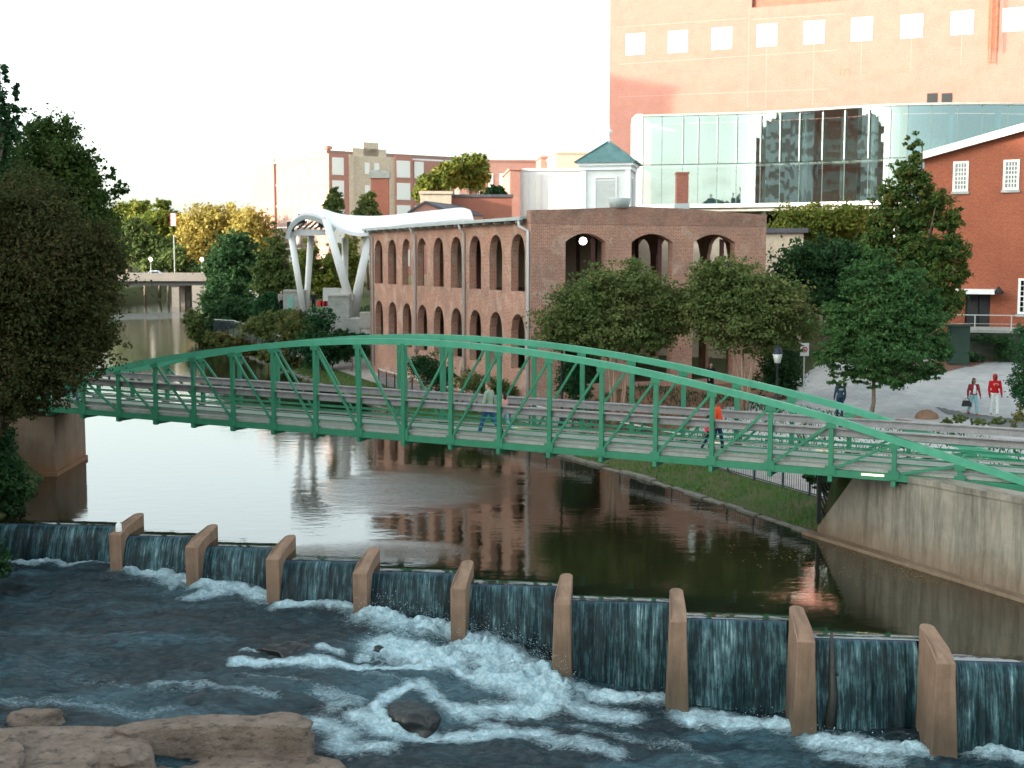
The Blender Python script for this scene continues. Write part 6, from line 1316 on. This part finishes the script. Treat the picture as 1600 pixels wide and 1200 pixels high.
# --- upstream right bank shrubs
BK = [('bank_bush', 'dark evergreen bush left of the stone stage wall', 108, [(418, 480, 20, 22), (425, 470, 12, 14)], 'leaf_bush'), ('bank_bush', 'wide green bush below the stage wall', 102, [(450, 505, 38, 22), (425, 515, 30, 18), (400, 510, 25, 15)], 'leaf_crape'),
      ('bank_bush', 'yellowish shrub in front of the paired stage columns', 98, [(467, 512, 25, 24), (455, 535, 20, 15)], 'leaf_warm'), ('bank_bush', 'large dark shrub below the tall stone wall', 94, [(500, 505, 24, 24), (495, 540, 35, 28), (520, 550, 30, 22), (485, 560, 18, 22)], 'leaf_bush'),
      ('bank_bush', 'low spreading dark shrub beside the stone steps', 92, [(548, 532, 32, 12), (560, 548, 18, 10), (530, 528, 20, 12)], 'leaf_dark'), ('bank_bush', 'pale flowering scrub on the water bank', 99, [(440, 560, 25, 8), (415, 555, 14, 8), (470, 572, 18, 8)], 'leaf_warm'),
      ('bank_bush', 'reddish brown scrub on the bank below the curving railing', 112, [(365, 535, 30, 10), (340, 528, 20, 9), (395, 548, 24, 8)], 'leaf_warm'), ('bank_bush', 'mid green scrub reaching the water at the river bend', 128, [(315, 512, 22, 20), (330, 530, 28, 12), (300, 500, 14, 14)], 'leaf_crape'),
      ('bank_bush', 'dark shrub behind the curving railing', 120, [(350, 490, 30, 22), (375, 485, 28, 20), (338, 505, 14, 16)], 'leaf_dark'), ('bank_bush', 'dark green shrub climbing toward the road bridge', 150, [(330, 470, 20, 22), (350, 455, 22, 22), (370, 460, 25, 20)], 'leaf_dark')]
for nm, lb_, Y, bl, mt in BK: tree(nm, lb_, Y, bl, 7000, .0026*Y, M[mt], bl[0][0], .05, limbs=3, cat='shrub', ntype='foliage', group='shrubs on the upper bank')
# --- middle distance and far trees
FT = [('far_tree', 'dark blue-green tree at the right end of the road bridge', 165, [(365, 410, 34, 38), (345, 430, 25, 32), (395, 425, 25, 38), (375, 385, 20, 22)], 'leaf_dark', 14000, 372), ('far_tree', 'golden sunlit tree, the widest in the distance', 262, [(320, 360, 45, 36), (345, 345, 35, 26), (300, 395, 30, 35), (335, 395, 45, 35)], 'leaf_gold', 16000, 325),
      ('far_tree', 'golden-green tree right of the widest golden one', 255, [(390, 355, 30, 28), (405, 385, 28, 35), (375, 370, 22, 30)], 'leaf_gold', 9000, 392), ('far_tree', 'yellow-green tree beyond the road bridge behind the banner sign', 270, [(262, 340, 24, 16), (240, 360, 34, 30), (285, 370, 24, 28), (255, 320, 12, 9)], 'leaf_yel', 11000, 250),
      ('far_tree', 'shaded green tree left of the banner sign', 250, [(225, 385, 28, 32), (250, 395, 26, 24), (205, 370, 20, 34)], 'leaf_far', 9000, 228), ('far_tree', 'olive tree just right of the huge dark tree, behind the road bridge', 275, [(205, 335, 22, 25), (190, 360, 26, 40), (225, 325, 14, 12)], 'leaf_yel', 8000, 200),
      ('far_tree', 'dark tree mass filling the left behind the road bridge', 290, [(130, 360, 60, 40), (60, 370, 70, 45), (-20, 370, 70, 45)], 'leaf_far', 9000, 90), ('far_tree', 'green tree behind the road bridge under the gold one', 244, [(275, 410, 20, 22), (240, 415, 24, 14), (300, 420, 14, 12)], 'leaf_far', 6000, 262),
      ('far_tree', 'autumn-tinted tree seen under the stage roof', 126, [(530, 420, 26, 45), (505, 440, 22, 35), (555, 415, 18, 40), (480, 410, 20, 35)], 'leaf_yel', 12000, 522), ('far_tree', 'dark green tree between the golden trees and the stage', 140, [(430, 405, 20, 45), (445, 440, 22, 30), (415, 430, 20, 35), (465, 445, 20, 30)], 'leaf_far', 10000, 435),
      ('far_tree', 'low dark tree behind the seating terrace', 172, [(400, 440, 30, 16), (430, 448, 22, 14), (375, 445, 20, 14)], 'leaf_dark', 6000, 400), ('slim_tree', 'slim pointed tree in front of the apartment corner tower', 132, [(522, 318, 13, 16), (522, 300, 7, 10), (520, 335, 16, 14)], 'leaf_far', 4500, 521),
      ('slim_tree', 'slim pointed tree beside the square chimney', 134, [(575, 320, 13, 14), (578, 305, 7, 9), (573, 335, 16, 14)], 'leaf_far', 4500, 576), ('tall_conifers', 'sunlit yellow-green conifer, tallest of those beside the rosy building', 175, [(745, 258, 20, 18), (722, 270, 24, 22), (740, 275, 26, 20)], 'leaf_yel', 8000, 735),
      ('tall_conifers', 'sunlit yellow-green conifer left of the tallest one', 172, [(690, 280, 14, 24), (705, 272, 14, 24), (668, 292, 16, 22), (655, 300, 10, 18)], 'leaf_yel', 8000, 690), ('roof_shrub', 'small dark tree crown above the dark red building', 150, [(775, 299, 18, 8), (765, 303, 12, 6)], 'leaf_dark', 2500, 775)]
for nm, lb_, Y, bl, mt, n, bs in FT: tree(nm, lb_, Y, bl, n, .0030*Y, M[mt], bs, .0011*Y, limbs=5, clump=.3, group='trees in the distance')
# horizon woods
wl_ = []
for k in range(70):
    x = -420+k*12+rng.uniform(-4, 4); Y = rng.uniform(320, 400)
    if -25 < x < 160: pass
    wl_.append((x, Y, 6+rng.uniform(0, 3), rng.uniform(9, 14), rng.uniform(8, 12), rng.uniform(8, 12)))
V, _ = leaves(wl_, 60000, 1.3, .35)
tag(fast_mesh('distant_woods', V, np.arange(len(V)).reshape(-1, 4), M['leaf_far']), 'distant wooded horizon behind everything', 'woods', None, 'stuff')
# --- ground cover and grass
def tufts(name, label, region, n, h, mat, seed=0, w_=.012, dense=None):
    P = np.array(region); x0, y0 = P.min(0); x1, y1 = P.max(0); X = rng.uniform(x0, x1, n*2); Y = rng.uniform(y0, y1, n*2)
    d, _ = sdist(X, Y, P); k = d < 0
    ds, rt = sdist(X, Y); k &= (ds > .12)
    if dense: k &= dense(ds)
    X, Y = X[k][:n], Y[k][:n]; Z = ground_z(X, Y); m = len(X); a = rng.uniform(0, 6.28, m); hh = h*(.5+rng.random(m)*.9)*(.6+.8*vnoise(X*1.5, Y*1.5, 4)); ww = w_*(.7+.6*rng.random(m))
    dx, dy = np.cos(a)*ww, np.sin(a)*ww; lx_, ly_ = rng.normal(size=m)*hh*.35, rng.normal(size=m)*hh*.35
    V = np.stack([np.stack([X-dx, Y-dy, Z-.03], 1), np.stack([X+dx, Y+dy, Z-.03], 1), np.stack([X+lx_+dx*.2, Y+ly_+dy*.2, Z+hh], 1), np.stack([X+lx_-dx*.2, Y+ly_-dy*.2, Z+hh], 1)], 1).reshape(-1, 3)
    return tag(fast_mesh(name, V, np.arange(len(V)).reshape(-1, 4), mat), label, 'grass', None, 'stuff')
reg = [tuple(p[:2]) for p in offset(SS, 0.0, 0)]+[tuple(p[:2]) for p in offset(SS, sgn*2.35, 0)][::-1]
tufts('verge_grass', 'rough green grass verge between the water edge and the railing', reg, 70000, .17, M['grass'], w_=.02)
reg2 = [tuple(p[:2]) for p in offset(SS, sgn*5.4, 0)]+[tuple(p[:2]) for p in offset(SS, sgn*12, 0)][::-1]
tufts('bank_ground_cover', 'green ground cover on the slope above the riverside path', reg2, 50000, .16, M['leaf_bush'], w_=.04)
# --- leaves floating on the pool
lf = []
for cx, cy, n, sx, sy in ((1450, 895, 260, 2.2, 1.3), (1380, 860, 120, 2.0, 1.5), (1100, 800, 160, 2.4, 1.6), (900, 740, 120, 2.2, 1.4), (1240, 870, 90, 2.5, 1.5)):
    c_ = atz(cx, cy, 0); X = rng.normal(c_.x, sx*.5, n); Y = rng.normal(c_.y, sy*.5, n); d, _ = sdist(X, Y)
    for x, y, dd in zip(X, Y, d):
        if dd < -.4: a = rng.uniform(0, 6.28); r = rng.uniform(.02, .045); ca_, sa_ = math.cos(a)*r, math.sin(a)*r; lf += [(x+ca_, y+sa_, .006), (x-sa_*.6, y+ca_*.6, .006), (x-ca_, y-sa_, .006), (x+sa_*.6, y-ca_*.6, .006)]
M['leaf_fall'] = foliage('floating_yellow_leaves', [(0.16, 0.10, 0.03), (0.30, 0.20, 0.06), (0.24, 0.10, 0.04)], .1)
tag(fast_mesh('floating_leaves', np.array(lf), np.arange(len(lf)).reshape(-1, 4), M['leaf_fall']), 'fallen yellow leaves drifting on the right side of the pool', 'leaves', None, 'stuff')
# ================================================================== UNSEEN BLOCKS ADDED TO SHADE THE VALLEY (they also show in the glass)
def block(label, x, y, wx, wy, h, mat, rz=0.0):
    t = thing('shade_block', label, 'building', (x, y, 0), 'added unseen blocks shading the valley'); z0_ = -3
    MB().box((x, y, (z0_+h)/2), (wx, wy, h-z0_), rz).build('wall', M[mat], t); MB().box((x, y, h+.3), (wx+.8, wy+.8, .6), rz).build('cornice', M['slab'], t)
    ca_, sa_ = math.cos(rz), math.sin(rz)
    for face in range(4):
        L, off_ = (wx, wy/2) if face % 2 == 0 else (wy, wx/2); a = rz+face*math.pi/2; u = Vector((math.cos(a), math.sin(a), 0)); n_ = Vector((u.y, -u.x, 0)); nf = int(h/4.2); mb = MB()
        for r in range(nf): mb.obox(Vector((x, y, 0))+n_*(off_-.02)-u*(L/2-1.2)+Vector((0, 0, 2+r*4.2)), u*(L-2.4), n_*.06, Vector((0, 0, 1.7)))
        mb.build('window_bands', M['shadewin'], t)
block('tall unseen brick block added on the left bank to shade the valley', -92, 52, 24, 60, 41, 'redbrick')
block('lower unseen white block added on the left bank for shade and reflection', -92, 5, 26, 30, 40, 'white')  # white walls added to lighten the reflection in the hall glass
block('wide unseen block added upstream on the left bank for its shade', -98, 97, 26, 22, 33, 'cream')
block('slim unseen block added to shade the lower left of the brick tower', -98, 118.5, 14, 6, 54.5, 'redbrick')  # unseen, placed and sized only for its shadow on the brick tower
block('unseen brick block added behind the camera on the far left for shade', -110, -35, 40, 40, 40, 'redbrick')
